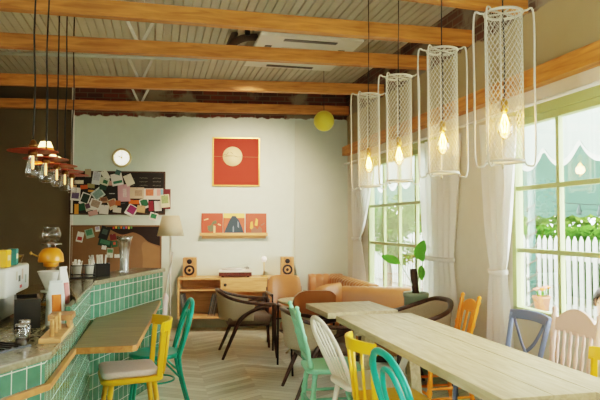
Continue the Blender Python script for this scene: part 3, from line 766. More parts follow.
# records in the console
def record(x, lean, col, label, group, z=.219):
    t = thing('record_sleeve', label, 'record sleeve', on_console(x, -.22, z + .002), WA, group)
    t.rotation_euler = (0, R(lean), WA)
    MB().box((0, 0, .150), (.0045, .30, .30)).build('cover', mat('spine_%d_%d_%d' % col, col, .55, var=.2, scale=20), t)
    MB().box((.0002, -.1465, .150), (.0012, .008, .294)).build('disc_edge', M_black, t)
for i, c in enumerate([(130, 150, 144), (226, 222, 210), (190, 200, 190), (120, 124, 130)]):
    record(-cw / 2 + .075 + i * .02, -8 - i, c, 'record sleeve leaning against the left end inside the open console bay', 'records leaning at the left of the open bay')
for i, c in enumerate([(60, 110, 112), (216, 210, 194), (172, 176, 170), (120, 124, 120), (206, 200, 190), (84, 92, 96)]):
    record(xd1 - .185 + i * .018, 12, c, 'record sleeve leaning to the right inside the open console bay', 'records leaning at the right of the open bay')
for i, c in enumerate([(150, 152, 150), (190, 184, 172), (90, 92, 96)]):
    record(xd2 - .14 + i * .016, 10, c, 'record sleeve standing in the niche below the long drawer', 'records in the niche under the drawer')
# speakers
M_spk = wood('walnut_speaker_veneer', (176, 124, 76), (206, 154, 100), .4, 4, (8, 8, 1))
def speaker(px, label):
    d = at_wall(px, 277, .22); t = thing('bookshelf_speaker', label, 'loudspeaker', (d.x, d.y, CT + .001), WA, 'wooden bookshelf loudspeakers on the console')
    MB().box((0, 0, .14), (.185, .20, .275)).build('cabinet', M_spk, t, bevel=.006)
    Mw = Matrix.Translation((0, -.099, .10)) @ RX
    MB().lathe([(.072, 0), (.074, .006), (.066, .009), (.05, .002), (.02, -.004), (.022, .004), (.001, .010)], n=28, cap0=False, cap1=False, M=Mw).build('woofer', M_black, t)
    MB().lathe([(.035, 0), (.036, .005), (.026, .007), (.018, .004), (.001, .012)], n=22, cap0=False, cap1=False, M=Matrix.Translation((0, -.099, .222)) @ RX).build('tweeter', M_black, t)
    return t
speaker(190, 'walnut bookshelf loudspeaker left of the record player')
speaker(287, 'walnut bookshelf loudspeaker right of the record player')
d = at_wall(235.5, 277, .24)
t = thing('record_player', 'white topped record player with dark wooden plinth on the console', 'record player', (d.x, d.y, CT + .001), WA)
MB().box((0, 0, .045), (.46, .34, .055)).build('plinth', wood('mahogany', (70, 30, 20), (104, 50, 34), .4), t, bevel=.004)
for sx in (-1, 1):
    for sy in (-1, 1): MB().lathe([(.02, 0), (.02, .02)], (sx * .18, sy * .12, 0), 10).build('foot', M_black, t)
MB().box((0, 0, .085), (.47, .35, .026)).build('top_plate', M_white, t, bevel=.004)
MB().lathe([(.15, .098), (.15, .112), (.145, .115)], (-.05, 0, 0), 32).build('platter', mat('platter_grey', (198, 196, 188), .4), t)
MB().lathe([(.145, .1155), (.145, .118)], (-.05, 0, 0), 32).build('disc', mat('pale_vinyl', (214, 212, 204), .3), t)
a = MB().lathe([(.028, .098), (.028, .125), (.015, .13)], (.17, .09, 0), 16).build('tonearm_base', M_steel, t)
MB().tube([(.17, .10, .14), (.165, -.02, .14), (.12, -.10, .128)], .006, 8).build('tonearm', M_steel, a)
MB().beam((-.22, .172, .10), (.22, .172, .17), .006, .05, (0, 1, 0)).build('lid_rail', M_jar, t)
# little brass lamp
d = at_wall(264, 277, .24)
t = thing('table_lamp', 'slim brass table lamp with a small white globe on the console', 'table lamp', (d.x, d.y, CT + .001), WA)
MB().lathe([(.05, 0), (.05, .008), (.012, .014)], n=22).build('base', M_brass, t)
MB().lathe([(.006, .01), (.006, .215)], n=10).build('stem', M_brass, t)
MB().lathe([(.001, .205), (.026, .207), (.038, .235), (.040, .255), (.030, .28), (.001, .288)], n=22, cap0=False, cap1=False).build('globe_shade', mat('opal_glass', (250, 244, 232), .3, var=.02, emit=.2), t)

# ------------------------------------------------------------------ seating of the lounge
def make_armchair():
    t = thing('armchair', '', 'armchair', (0, 0, 0), 0, 'dark framed fabric tub armchairs')
    ctrl = [(.285, .30, .60), (.30, .14, .612), (.305, -.04, .632), (.265, -.22, .68), (.14, -.325, .735), (0, -.345, .745)]
    full = ctrl + [(-x, y, z) for x, y, z in reversed(ctrl[:-1])]
    rim = smooth(full, 6)
    MB().tube(rim, [(.019, .027)] * len(rim), 8).build('rim_rail', M_walnut, t)
    P = []
    sub = rim[9:-9]
    for j in range(9):
        v = j / 8; row = []
        for p in sub:
            k = 1 - .14 * v
            row.append((p.x * k, -.02 + (p.y + .02) * (1 - .10 * v), (p.z - .008) * (1 - v) + .425 * v))
        P.append(row)
    MB().grid(P).build('back_shell', M_fabric, t, solid=.028)
    MB().box((0, .01, .425), (.50, .50, .10)).build('seat', M_taupe, t, bevel=.04, seg=4)
    MB().box((0, .0, .37), (.46, .47, .03)).build('seat_frame', M_walnut, t, bevel=.006)
    for s in (-1, 1):
        fr = smooth([(s * .285, .29, .60), (s * .275, .28, .38), (s * .30, .31, 0)], 6)
        MB().tube(fr, [(.029 - .014 * i / (len(fr) - 1)) for i in range(len(fr))], 8).build('leg', M_walnut, t)
        rr = smooth([(s * .27, -.30, 0), (s * .262, -.19, .25), (s * .272, -.10, .44), (s * .29, .06, .555), (s * .288, .24, .60)], 7)
        MB().tube(rr, [.015 + .012 * min(1, i / 14) for i in range(len(rr))], 8).build('leg', M_walnut, t)
    return t
AC_ = make_armchair(); AC_.location = (1.045, 7.02, 0); AC_.rotation_euler.z = R(-92)
AC_['label'] = 'dark framed fabric tub armchair on the open floor in front of the record console'
dup(AC_, (1.46, 5.27, 0), R(-90), 'dark framed fabric tub armchair at the small square table, behind the mint chair')
tub = dup(AC_, (2.265, 5.11, 0), R(97), 'dark framed tub armchair beyond the long table corner, beside the curtains')
tub.scale.z = 1.09
# small round table
t = thing('round_table', 'small round pale wooden table between the armchair and the leather chairs', 'table', (1.64, 6.84, 0))
MB().lathe([(.001, .605), (.25, .605), (.262, .61), (.262, .628), (.255, .632), (.001, .632)], n=40, cap0=False, cap1=False).build('tabletop', M_table, t)
MB().lathe([(.02, .02), (.02, .60)], n=12).build('column', M_table, t)
for k in range(3):
    a = k * 2 * PI / 3 + .5; MB().turned((0, 0, .16), (.17 * math.cos(a), .17 * math.sin(a), 0), [(0, .018), (1, .013)]).build('leg', M_table, t)
# leather side chairs
def make_leather_chair(leather):
    t = thing('leather_chair', '', 'chair', (0, 0, 0), 0, 'leather chairs around the round table')
    MB().box((0, .0, .425), (.47, .46, .09)).build('seat', leather, t, bevel=.035, seg=4)
    P = []
    for i in range(13):
        z0_ = .49; row = []
        for j in range(13):
            u = (j / 12 - .5) * 2; z = z0_ + .36 * (i / 12) * (1 - .16 * abs(u) ** 5); ed = min(1, (1 - abs(u)) * 5 + .1) ** .5 * (min(1, (i / 12) * 6 + .2) * min(1, (1 - i / 12) * 5 + .15)) ** .5
            row.append((u * .225 * (1 - .06 * (i / 12) ** 3), -.235 - .12 * (i / 12) + .05 * u * u + .022 * ed, z))
        P.append(row)
    Q = [[(x, y - .045, z) for x, y, z in row] for row in P]
    m = MB(); m.grid(P); m.grid([list(reversed(r_)) for r_ in Q])
    ring = lambda G: [G[0][j] for j in range(13)] + [G[i][12] for i in range(1, 13)] + [G[12][j] for j in range(11, -1, -1)] + [G[i][0] for i in range(11, 0, -1)]
    ra, rb = ring(P), ring(Q); k = len(ra)
    m.add(ra + rb, [(i, (i + 1) % k, k + (i + 1) % k, k + i) for i in range(k)], True)
    m.build('backrest', leather, t)
    for s in (-1, 1):
        MB().tube(smooth([(s * .25, .24, 0), (s * .25, .22, .62), (s * .25, .19, .64), (s * .25, -.2, .64)], 4), .011, 8).build('leg', M_blackmetal, t)
        MB().tube([(s * .22, -.28, 0), (s * .225, -.22, .42), (s * .225, -.30, .70)], .011, 8).build('leg', M_blackmetal, t)
        MB().box((s * .25, -.01, .655), (.04, .38, .018)).build('armrest', M_walnut, t, bevel=.006)
    MB().box((0, .0, .372), (.48, .42, .018)).build('seat_frame', M_blackmetal, t)
    return t
c = make_leather_chair(M_tan); c.location = (1.625, 7.36, 0); c.rotation_euler.z = R(180); c['label'] = 'tan leather chair facing the camera beyond the round table'
c2 = make_leather_chair(M_tanshade); c2.location = (1.545, 6.16, 0); c2.rotation_euler.z = R(2); c2['label'] = 'shaded tan leather chair seen from behind, back to the small square table'
# sofa
def sofa_back(A, B, zt, th, ch, inner):
    """padded back with upright channels, running from A to B on plan; inner = side facing the seat"""
    A, B = Vector(A), Vector(B); d = B - A; L = d.length; d.normalize(); nrm = Vector((-d.y, d.x, 0)) * inner
    prof = [(-.02, .08), (-.03, .3), (-.02, .62), (.0, .72)] + [(th * .5 - th * .52 * math.cos(a), .735 + (zt - .735) * math.sin(a)) for a in [PI * (k + 1) / 9 for k in range(8)]] + [(th, .72), (th + .02, .60), (th + .045, .42)]
    nn = max(2, int(round(L / ch))); steps = nn * 8; P = []
    for i in range(steps + 1):
        s = i / steps; bul = abs(math.sin(PI * s * nn)) ** .45; row = []
        for q, (o, z) in enumerate(prof):
            f = 0 if q < 7 else (1 if B.x - A.x < .6 else .35)
            cz = z; oo = o
            k = -.022 * (1 - bul) * f
            c0 = Vector((th / 2, .55)); v = Vector((o, z)) - c0
            if v.length: v = v * (1 + k / v.length)
            oo, cz = (c0 + v)
            p = A + d * (L * s) + nrm * oo; row.append((p.x, p.y, cz))
        P.append(row)
    m = MB(); m.grid(P)
    m.add(P[0], [tuple(range(len(prof)))]); m.add(P[-1], [tuple(reversed(range(len(prof))))])
    return m
t = thing('corner_sofa', 'caramel leather booth sofa with channelled back under the window', 'sofa', (0, 0, 0))
sofa_back((2.62, 8.33, 0), (2.13, 8.40, 0), .81, .23, .105, 1).build('backrest', M_tan, t)
sofa_back((2.60, 6.74, 0), (2.60, 8.30, 0), .81, .22, .115, 1).build('backrest', M_tan, t)
MB().box((2.23, 7.45, .36), (.60, 1.40, .16)).build('seat', M_tan, t, bevel=.05, seg=4)
MB().box((2.24, 7.5, .17), (.64, 1.4, .20)).build('base', M_walnut, t)
t = thing('sofa', 'caramel leather sofa end turned away from the camera beside the small table', 'sofa', (0, 0, 0))
sofa_back((2.00, 6.36, 0), (2.70, 6.08, 0), .82, .22, .10, 1).build('backrest', M_tan, t)
MB().box((2.40, 6.50, .36), (.48, .12, .16), R(-22)).build('seat', M_tan, t, bevel=.05, seg=4)
MB().box((2.34, 6.37, .06), (.5, .2, .12), R(-22)).build('base', M_walnut, t)
# throw cushion on the sofa
p = at_y(334, 294, 7.05)
t = thing('throw_cushion', 'caramel leather throw cushion leaning on the sofa seat', 'cushion', (2.12, 7.20, .63)); t.scale = (.82, .82, .82)
P = []
for i in range(13):
    row = []
    for j in range(13):
        u, v = (i / 12 - .5) * 2, (j / 12 - .5) * 2
        row.append((u * .24 * (1 - .08 * v * v), .075 * ((1 - u ** 4) * (1 - v ** 4)) ** .6, v * .17 * (1 - .08 * u * u)))
    P.append(row)
m = MB(); m.grid(P); m.grid([[(x, -y, z) for x, y, z in r_] for r_ in P])
o = m.build('cover', M_tan, t); t.rotation_euler = (R(-14), R(-8), R(14))
# planter with the cut stem plant
d = at_x(420, 293, 2.44)
PLX, PLY = 2.44, 5.62
M_pot = mat('grey_green_glaze', (132, 148, 126), .35, var=.2, scale=7)
t = thing('planter', 'grey green glazed planter with lid-like rim by the window', 'plant pot', (PLX, PLY, 0))
q = at_y(420, 292, PLY)
PZ = q.z; PLX = q.x - .045; t.location.x = PLX
MB().lathe([(.095, 0), (.11, .02), (.12, PZ * .5), (.118, PZ - .05), (.127, PZ - .045), (.13, PZ - .012), (.122, PZ), (.105, PZ - .004), (.10, PZ - .03), (.001, PZ - .03)], n=32, cap1=False).build('pot', M_pot, t)
MB().lathe([(.001, PZ - .028), (.101, PZ - .028), (.101, PZ - .024), (.001, PZ - .018)], n=20, cap0=False, cap1=False).build('soil', mat('soil', (54, 42, 32), .95), t)
t = thing('potted_plant', 'leafy plant growing from a thick dark cut stem in the planter', 'plant', (PLX, PLY, PZ - .016))
MB().lathe([(.036, 0), (.034, .1), (.038, .19), (.034, .245), (.030, .25)], n=14).build('stump', mat('dark_bark', (66, 52, 42), .9, var=.4, scale=20, bump=.6), t).rotation_euler = (0, R(-6), 0)
def leaf(P0, P1, w, side, name='leaf', material=None, parent=None):
    P0, P1 = Vector(P0), Vector(P1); d = P1 - P0; L = d.length; d.normalize(); s = Vector(side); s = (s - d * s.dot(d)).normalized(); n = d.cross(s); rows = []
    for i in range(9):
        v = i / 8; ww = w * (math.sin(PI * min(1, v * .93 + .03)) ** .7) * (1 - .35 * v)
        rows.append([P0 + d * (L * v) + s * (ww * k) + n * (.25 * ww * abs(k) - .12 * L * v * v) for k in (-1, -.5, 0, .5, 1)])
    m = MB(); m.grid(rows); return m.build(name, material, parent)
M_leaf = cloth('fresh_green_leaf', (104, 176, 70), .45)
yv = PLY - .02
def pp(px, py, dy=0):
    v = at_y(px, py, PLY + dy); return (v.x - PLX, dy, v.z - (PZ - .02))
for a, b, w, dy in (((400, 264), (381, 255), .055, -.05), ((417, 259), (424, 241), .07, .0), ((423, 262), (418, 246), .05, .08), ((421, 266), (422, 281), .045, -.02)):
    A, B = pp(*a, dy), pp(*b, dy)
    leaf(A, B, w, (.3, -.5, 1) if b[0] < 390 else (1, -.4, .1), 'leaf', M_leaf, t)
    MB().tube(smooth([(0, 0, .02), tuple((Vector(A) * .5 + Vector((0, 0, .02)))), A], 5), .004, 6).build('stalk', mat('leaf_stalk', (110, 130, 80), .6), t)

# ------------------------------------------------------------------ the long table and the small square table
t = thing('dining_table', 'long pale plank dining table running toward the lounge', 'table', (1.785, 3.58, 0))
th = .05
m = MB()
for xa, xb, ya in ((1.46, 1.713, 2.345), (1.715, 1.931, 2.345), (1.934, 2.125, 1.75)): m.box(((xa + xb) / 2 - 1.785, (ya + 4.80) / 2 - 3.58, .75 - th / 2), (xb - xa, 4.80 - ya, th))
m.build('tabletop', M_table, t, bevel=.0025)
for y, sg in ((.86, 1), (-1.18, -1)):
    for sx in (-1, 1): MB().beam((sx * .17, y, .70), (sx * .23, y, 0), .085, .075, (0, 1, 0)).build('leg', M_table, t, bevel=.004)
    MB().box((0, y, .675), (.56, .09, .05)).build('crossbar', M_table, t, bevel=.004)
    MB().box((0, y, .13), (.44, .06, .07)).build('crossbar', M_table, t, bevel=.004)
    MB().beam((0, y, .16), (0, y - sg * .45, .69), .03, .04, (1, 0, 0)).build('brace', M_white, t)
MB().box((0, -.16, .13), (.06, 1.96, .07)).build('stretcher', M_table, t, bevel=.004)
t = thing('square_table', 'small square pale wooden table between the sofa end and the long table', 'table', (1.745, 5.30, 0), R(2.5))
MB().box((0, 0, .725), (.655, .66, .05)).build('tabletop', M_table, t, bevel=.004)
MB().box((.05, .12, .36), (.08, .08, .68)).build('column', M_table, t, bevel=.004)
MB().box((.05, .12, .0125), (.20, .15, .025)).build('base', M_table, t, bevel=.004)

# ------------------------------------------------------------------ painted chairs
def seat_shape(w, d, corner=.08, front=0.0):
    pts = []
    for cx, cy, a0 in ((w / 2 - corner, d / 2 - corner, 0), (-w / 2 + corner, d / 2 - corner, 90), (-w / 2 * .9 + corner, -d / 2 + corner, 180), (w / 2 * .9 - corner, -d / 2 + corner, 270)):
        for k in range(6): a = R(a0 + 18 * k); pts.append((cx + corner * math.cos(a), cy + corner * math.sin(a)))
    return pts
def splay_legs(t, m_, w, d, z, sp, prof, tops=(.15, .14)):
    for sx in (-1, 1):
        for sy in (-1, 1):
            MB().turned((sx * tops[0], sy * tops[1], z), (sx * (w / 2 + sp), sy * (d / 2 + sp), 0), prof, 10).build('leg', m_, t)
def stretchers(t, m_, x, y, z, r=.009):
    for s in (-1, 1): MB().tube([(s * x, -y, z), (s * x, y, z)], r, 8).build('stretcher', m_, t)
    MB().tube([(-x, 0, z), (x, 0, z)], r, 8).build('stretcher', m_, t)
PLAIN = [(0, .019), (.5, .018), (1, .012)]
def spindle_chair(paint, top=.84, nsp=4, group=None):
    """curved crest rail on spindles, shaped wooden seat, four splayed legs"""
    t = thing('spindle_chair', '', 'chair', (0, 0, 0), 0, group)
    MB().prism(seat_shape(.43, .42), .425, .462).build('seat', paint, t, bevel=.012, seg=3)
    splay_legs(t, paint, .36, .36, .43, .02, PLAIN); stretchers(t, paint, .165, .165, .19)
    zt = top - .075
    arc = lambda u, z: Vector((u * .20, -.155 - .05 * (z - .45) / .4 - .075 * (1 - u * u), z))
    for k in range(nsp):
        u = (k / (nsp - 1) - .5) * 1.24
        MB().tube([arc(u * .86, .455), arc(u, zt + .01)], .0095, 8).build('spindle', paint, t)
    for s in (-1, 1): MB().beam(arc(s * .88, .45), arc(s * .97, zt + .01), .02, .036, (0, 1, 0)).build('post', paint, t, bevel=.005)
    P = []
    for i in range(17):
        u = (i / 16 - .5) * 2 * 1.06; row = []
        for o, z in ((-.011, zt), (-.011, top - .006 * abs(u)), (.011, top - .006 * abs(u)), (.011, zt)):
            p = arc(u, z); row.append((p.x, p.y + o, p.z))
        P.append(row)
    m = MB(); m.grid(P, False, True); m.add(P[0], [(0, 1, 2, 3)]); m.add(P[-1], [(3, 2, 1, 0)])
    m.build('crest_rail', paint, t, bevel=.004)
    return t
def bow_chair(paint, top=.88, inner=True, rods=0, name='bentwood_chair', group=None, th=.0125, round_seat=True, lean=.12, w=.20):
    t = thing(name, '', 'chair', (0, 0, 0), 0, group)
    if round_seat:
        MB().lathe([(.001, .43), (.195, .43), (.212, .438), (.212, .46), (.20, .468), (.17, .462), (.001, .458)], n=36, cap0=False, cap1=False).build('seat', paint, t)
    else: MB().prism(seat_shape(.44, .42), .425, .46).build('seat', paint, t, bevel=.012, seg=3)
    Y = lambda z: -.165 - lean * (z - .45) / (top - .45)
    def hoop(w, zt, z0, r, nm):
        pts = smooth([(-w * .86, Y(z0), z0), (-w, Y(.45 + (zt - .45) * .5), .45 + (zt - .45) * .5), (-w * .9, Y(zt - .1), zt - .1), (-w * .5, Y(zt - .02), zt - .02), (0, Y(zt), zt), (w * .5, Y(zt - .02), zt - .02), (w * .9, Y(zt - .1), zt - .1), (w, Y(.45 + (zt - .45) * .5), .45 + (zt - .45) * .5), (w * .86, Y(z0), z0)], 6)
        MB().tube(pts, r, 10).build(nm, paint, t); return pts
    out = hoop(w, top, .44, th * 1.15, 'hoop')
    if inner: hoop(w * .58, top - .085, .45, th * .85, 'inner_hoop'); 
    for k in range(rods):
        u = (k - (rods - 1) / 2) / ((rods - 1) / 2)
        ztop = .45 + (top - .45) * (1 - .26 * abs(u) ** 2.2) - .006
        MB().tube([(u * w * .62, Y(.45) + .005, .45), (u * w * .84, Y(ztop), ztop)], .0075, 8).build('spindle', paint, t)
    if round_seat:
        for s in (-1, 1):
            MB().tube(smooth([(s * .15, .14, .44), (s * .165, .165, .25), (s * .185, .20, 0)], 4), [.017 - .0006 * i for i in range(9)], 10).build('leg', paint, t)
            MB().tube(smooth([(s * w * .86, Y(.46), .46), (s * .17, -.19, .30), (s * .19, -.27, 0)], 4), [.016 - .0004 * i for i in range(9)], 10).build('leg', paint, t)
            MB().tube(smooth([(s * .165, .16, .27), (s * .12, .0, .40), (s * .10, -.05, .43)], 4), .009, 8).build('leg_brace', paint, t)
            MB().tube(smooth([(s * .172, -.19, .27), (s * .12, -.06, .40), (s * .10, -.03, .43)], 4), .009, 8).build('leg_brace', paint, t)
        MB().tube([(.15 * math.cos(a * PI / 12), .15 * math.sin(a * PI / 12), .24) for a in range(24)], .008, 8, closed=True).build('ring_stretcher', paint, t)
    else:
        splay_legs(t, paint, .36, .36, .43, .03, PLAIN); stretchers(t, paint, .17, .17, .2)
    return t
TURN = [(0, .018), (.06, .022), (.12, .016), (.2, .021), (.3, .017), (.42, .024), (.5, .017), (.56, .024), (.62, .017), (.78, .02), (.9, .013), (1, .014)]
POST = [(0, .017), (.1, .021), (.16, .014), (.3, .019), (.44, .015), (.5, .022), (.56, .015), (.75, .019), (.84, .014), (.88, .021), (.93, .013), (.97, .019), (1, .006)]
SPN = [(0, .008), (.2, .012), (.3, .008), (.5, .013), (.7, .008), (.8, .012), (1, .008)]
def press_back(paint, top, crest_h, nsp, flat, w=.20, group=None, name='press_back_chair', crest=.0, lean=.13, drop=.035):
    """turned posts, shaped crest, spindles or flat splats"""
    t = thing(name, '', 'chair', (0, 0, 0), 0, group)
    MB().prism(seat_shape(.43, .42), .425, .462).build('seat', paint, t, bevel=.012, seg=3)
    for sx in (-1, 1):
        for sy in (-1, 1): MB().turned((sx * .155, sy * .15, .43), (sx * .2, sy * .2, 0), TURN, 12).build('leg', paint, t)
    for s in (-1, 1):
        for z in (.14, .22): MB().turned((s * .19, -.19, z), (s * .19, .19, z), [(0, .008), (.5, .013), (1, .008)], 8).build('stretcher', paint, t)
    for z in (.17,): MB().turned((-.18, .18, z), (.18, .18, z), [(0, .008), (.5, .014), (1, .008)], 8).build('stretcher', paint, t)
    MB().turned((-.18, -.18, .2), (.18, -.18, .2), [(0, .008), (.5, .013), (1, .008)], 8).build('stretcher', paint, t)
    Y = lambda z: -.17 - lean * (z - .45) / .5
    for s in (-1, 1): MB().turned((s * (w - .02), Y(.45), .45), (s * w, Y(top), top), POST, 12).build('post', paint, t)
    zc = top - drop - crest_h
    poly = []
    n = 24
    for i in range(n + 1):
        u = (i / n - .5) * 2; a = abs(u)
        zz = crest_h * (.62 + .38 * math.cos(min(1, a / .78) * PI / 2) ** .8) if a < .8 else crest_h * (.62 - .10 * math.sin((a - .8) / .2 * PI))
        poly.append((u * (w - .012), zz + crest))
    low = [(-u, .012 * (1 - abs(u / w) ** 2)) for u in [w - .012, .0, -(w - .012)]]
    poly = poly + [(w - .012, 0), (0, -.008), (-(w - .012), 0)]
    m = MB(); m.prism(poly, -.011, .011, RX)
    o = m.build('crest_rail', paint, t, bevel=.004); o.location = (0, Y(zc + crest_h / 2), zc); o.rotation_euler.x = math.atan(lean / .5)
    MB().beam((-w + .02, Y(.52), .52), (w - .02, Y(.52), .52), .022, .035, (0, 0, 1)).build('lower_rail', paint, t, bevel=.004)
    for k in range(nsp):
        u = (k - (nsp - 1) / 2) / ((nsp - 1) / 2) * (w - .055)
        a, b = (u * .95, Y(.53), .53), (u, Y(zc + .01) + .002, zc + .01)
        if flat: MB().beam(a, b, .034, .010, (0, 1, 0)).build('splat', paint, t, bevel=.003)
        else: MB().turned(a, b, SPN, 8).build('spindle', paint, t)
    return t
def cross_back(paint, top=.90, w=.205):
    t = thing('cross_back_chair', '', 'chair', (0, 0, 0), 0)
    MB().prism(seat_shape(.44, .43, .06), .43, .46).build('seat', paint, t, bevel=.01, seg=3)
    Y = lambda z: -.19 - .10 * max(0, z - .45) / .45
    for s in (-1, 1):
        MB().tube(smooth([(s * .19, -.27, 0), (s * .18, -.19, .43), (s * .185, Y(.65), .65), (s * w, Y(top - .02), top - .02)], 6), [(.015, .019)] * 19, 8).build('post', paint, t)
        MB().turned((s * .18, .17, .44), (s * .195, .20, 0), [(0, .019), (1, .014)]).build('leg', paint, t)
    P = []
    for i in range(17):
        u = (i / 16 - .5) * 2; row = []
        zt = top + .014 * (1 - u * u)
        for o, z in ((-.012, zt - .065), (-.012, zt), (.012, zt), (.012, zt - .065)): row.append((u * (w + .012), Y(z) + o - .03 * (1 - u * u), z))
        P.append(row)
    m = MB(); m.grid(P, False, True); m.add(P[0], [(0, 1, 2, 3)]); m.add(P[-1], [(3, 2, 1, 0)]); m.build('top_rail', paint, t, bevel=.006)
    for s in (-1, 1):
        pts = smooth([(s * .16, Y(.47) - .0, .47), (s * .06, Y(.6) - .012 - .006 * s, .6), (-s * .06, Y(.7) - .018 - .006 * s, .70), (-s * .165, Y(.845), .845)], 5)
        MB().tube(pts, [(.006, .0145)] * len(pts), 8, flat=(0, 1, 0)).build('cross_bar', paint, t)
    MB().beam((-.17, Y(.5), .50), (.17, Y(.5), .50), .02, .03).build('lower_rail', paint, t, bevel=.004)
    stretchers(t, paint, .185, .19, .2, .011)
    return t
GY = 'yellow spindle back chairs'
# left side of the long table, facing it (+x)
FR, FL = R(-90), R(90)
c = press_back(M_mint, .915, .075, 4, False, .165, name='post_back_chair'); c.location = (1.29, 4.38, 0); c.rotation_euler.z = FR + R(-4)
c['label'] = 'mint green chair with two upright posts at the far end of the long table'
c = bow_chair(M_cream, .885, False, 5, 'bow_back_chair', None, .0125, False, .20, .19); c.location = (1.40, 3.90, 0); c.rotation_euler.z = FR + R(5)
c['label'] = 'cream white bow back chair with slender rods between the mint and yellow chairs'
ych = spindle_chair(M_yellow, .835, 4, GY); ych.location = (1.40, 3.44, 0); ych.rotation_euler.z = FR
ych['label'] = 'yellow spindle back chair at the long table between the cream and teal chairs'
tch = bow_chair(M_teal, .875, True, 0, 'bentwood_chair', 'teal bentwood chairs', .0155, True, .12, .225); tch.location = (1.37, 2.80, 0); tch.rotation_euler.z = FR
tch['label'] = 'teal bentwood chair at the near left of the long table, cut by the picture edge'
# right side, facing -x
c = press_back(M_orange, .925, .10, 3, True, .135, name='press_back_chair'); c.location = (2.265, 4.55, 0); c.rotation_euler.z = FL
c['label'] = 'bright orange chair with turned posts and flat splats on the window side'
c = cross_back(M_blue); c.location = (2.19, 3.63, 0); c.rotation_euler.z = FL
c['label'] = 'slate blue cross back chair between the orange and pink chairs'
c = press_back(M_pink, .985, .15, 6, False, .20, name='press_back_chair', lean=.06, drop=-.005); c.location = (2.25, 3.17, 0); c.rotation_euler.z = FL
c['label'] = 'pale pink chair with a tall shaped crest and turned spindles on the window side'
d = dup(ych, (2.16, 2.68, 0), FL, 'yellow spindle back chair on the window side of the long table, nearest the camera')
# at the bar, facing -x
d = dup(ych, (-.165, 4.45, 0), FL + R(9), 'yellow spindle back chair with a rose seat pad pulled up to the bar shelf')
p = thing('seat_cushion', 'flat faded rose seat cushion on the yellow chair at the bar', 'cushion', (-.18, 4.448, .464), FL + R(9))
MB().prism(seat_shape(.40, .38, .06), .0, .045).build('cover', M_cushion, p, bevel=.018, seg=4)
d = dup(tch, (.01, 5.10, 0), FL + R(4), 'teal bentwood chair beyond the yellow chair at the bar')

# ------------------------------------------------------------------ bar counter
LOW, HIGH = .937, 1.078
near = [(-1.55, 1.05), (-.60, 2.62), (-.443, 2.87), (-.43, 3.60)]
far = [(-.43, 3.60), (-.442, 4.79), (-.40, 4.87), (.10, 6.06)]
def offset(poly, d):
    """shift a polyline to its left-hand side (into the counter) by d"""
    out = []; n = len(poly)
    for i, p in enumerate(poly):
        dirs = []
        if i > 0: dirs.append((Vector(p) - Vector(poly[i - 1])).normalized())
        if i < n - 1: dirs.append((Vector(poly[i + 1]) - Vector(p)).normalized())
        nn = [Vector((-v.y, v.x)) for v in dirs]; b = sum(nn, Vector((0, 0))).normalized()
        out.append(tuple(Vector(p) + b * (d / max(.4, b.dot(nn[0])))))
    return out
ctr = thing('bar_counter', 'green tiled bar counter with pale stone top and two levels', 'bar counter', (0, 0, 0))
def tiled_wall(poly, z0, z1, name, zref, start=0.0):
    a = offset(poly, .03); b = offset(poly, .06); m = MB(); L = start; base = 0
    n = len(a)
    vs = [(x, y, z0) for x, y in a] + [(x, y, z1) for x, y in a] + [(x, y, z0) for x, y in b] + [(x, y, z1) for x, y in b]
    fs = []; uv = {}
    for i in range(n - 1):
        l = (Vector(a[i + 1]) - Vector(a[i])).length
        uv[len(fs)] = [(L, z0 - zref), (L + l, z0 - zref), (L + l, z1 - zref), (L, z1 - zref)]
        fs.append((i, i + 1, n + i + 1, n + i)); L += l
    for i in range(n - 1):
        fs.append((2 * n + i + 1, 2 * n + i, 3 * n + i, 3 * n + i + 1)); uv[len(fs) - 1] = [(0, 0)] * 4
        fs.append((n + i, n + i + 1, 3 * n + i + 1, 3 * n + i)); uv[len(fs) - 1] = [(0, 0)] * 4
    for i in (0, n - 1):
        l = .12; fs.append((i, n + i, 3 * n + i, 2 * n + i)); uv[len(fs) - 1] = [(0, z0 - zref), (0, z1 - zref), (l, z1 - zref), (l, z0 - zref)]
    m.add(vs, fs); m.uv = uv
    return m.build(name, M_tile, ctr)
tiled_wall(near[:3] + [(-.43, 3.62)], 0, LOW - .03, 'tiled_front', LOW - .03 - .018 - .105 * 9)
tiled_wall(far, 0, HIGH - .035, 'tiled_front', HIGH - .035 - .045 - .105 * 10, .02)
def slab(poly, d, z, th, name, extra=None):
    b = offset(poly, d); P = list(poly) + [tuple(q) for q in reversed(b)]
    m = MB(); m.prism(P, z - th, z); return m.build(name, M_slab, ctr, bevel=.006)
slab(near[:3] + [(-.43, 3.595)], .85, LOW, .032, 'lower_top')
back = [(-.20, 6.19), (-.69, 5.08), (-.69, 4.5), (-.56, 4.3)]
m = MB(); m.prism(far + back, HIGH - .035, HIGH); m.build('raised_top', M_slab, ctr, bevel=.006)
m = MB(); m.prism([(-.54, 3.98), (-.56, 4.8), (-.14, 5.9), (-.26, 6.05), (-.61, 5.08), (-.61, 4.5), (-.555, 4.28)], LOW, HIGH - .036); m.build('riser', mat('dark_cabinet', (58, 50, 40), .7), ctr)
m = MB(); P = [(-.53, 3.60), (-.55, 4.8), (-.08, 5.95), (-1.2, 6.15), (-1.5, 4.9), (-1.28, 3.60)]
m.prism(P, LOW - .032, LOW); m.build('back_top', M_slab, ctr)
m = MB(); P = [(-1.45, 2.9), (-1.0, 2.9), (-1.0, 4.9), (-.6, 6.1), (-1.2, 6.1), (-1.45, 4.9)]
m.prism(P, 0, LOW - .033); m.build('back_cabinet', mat('dark_cabinet', (58, 50, 40), .7), ctr)
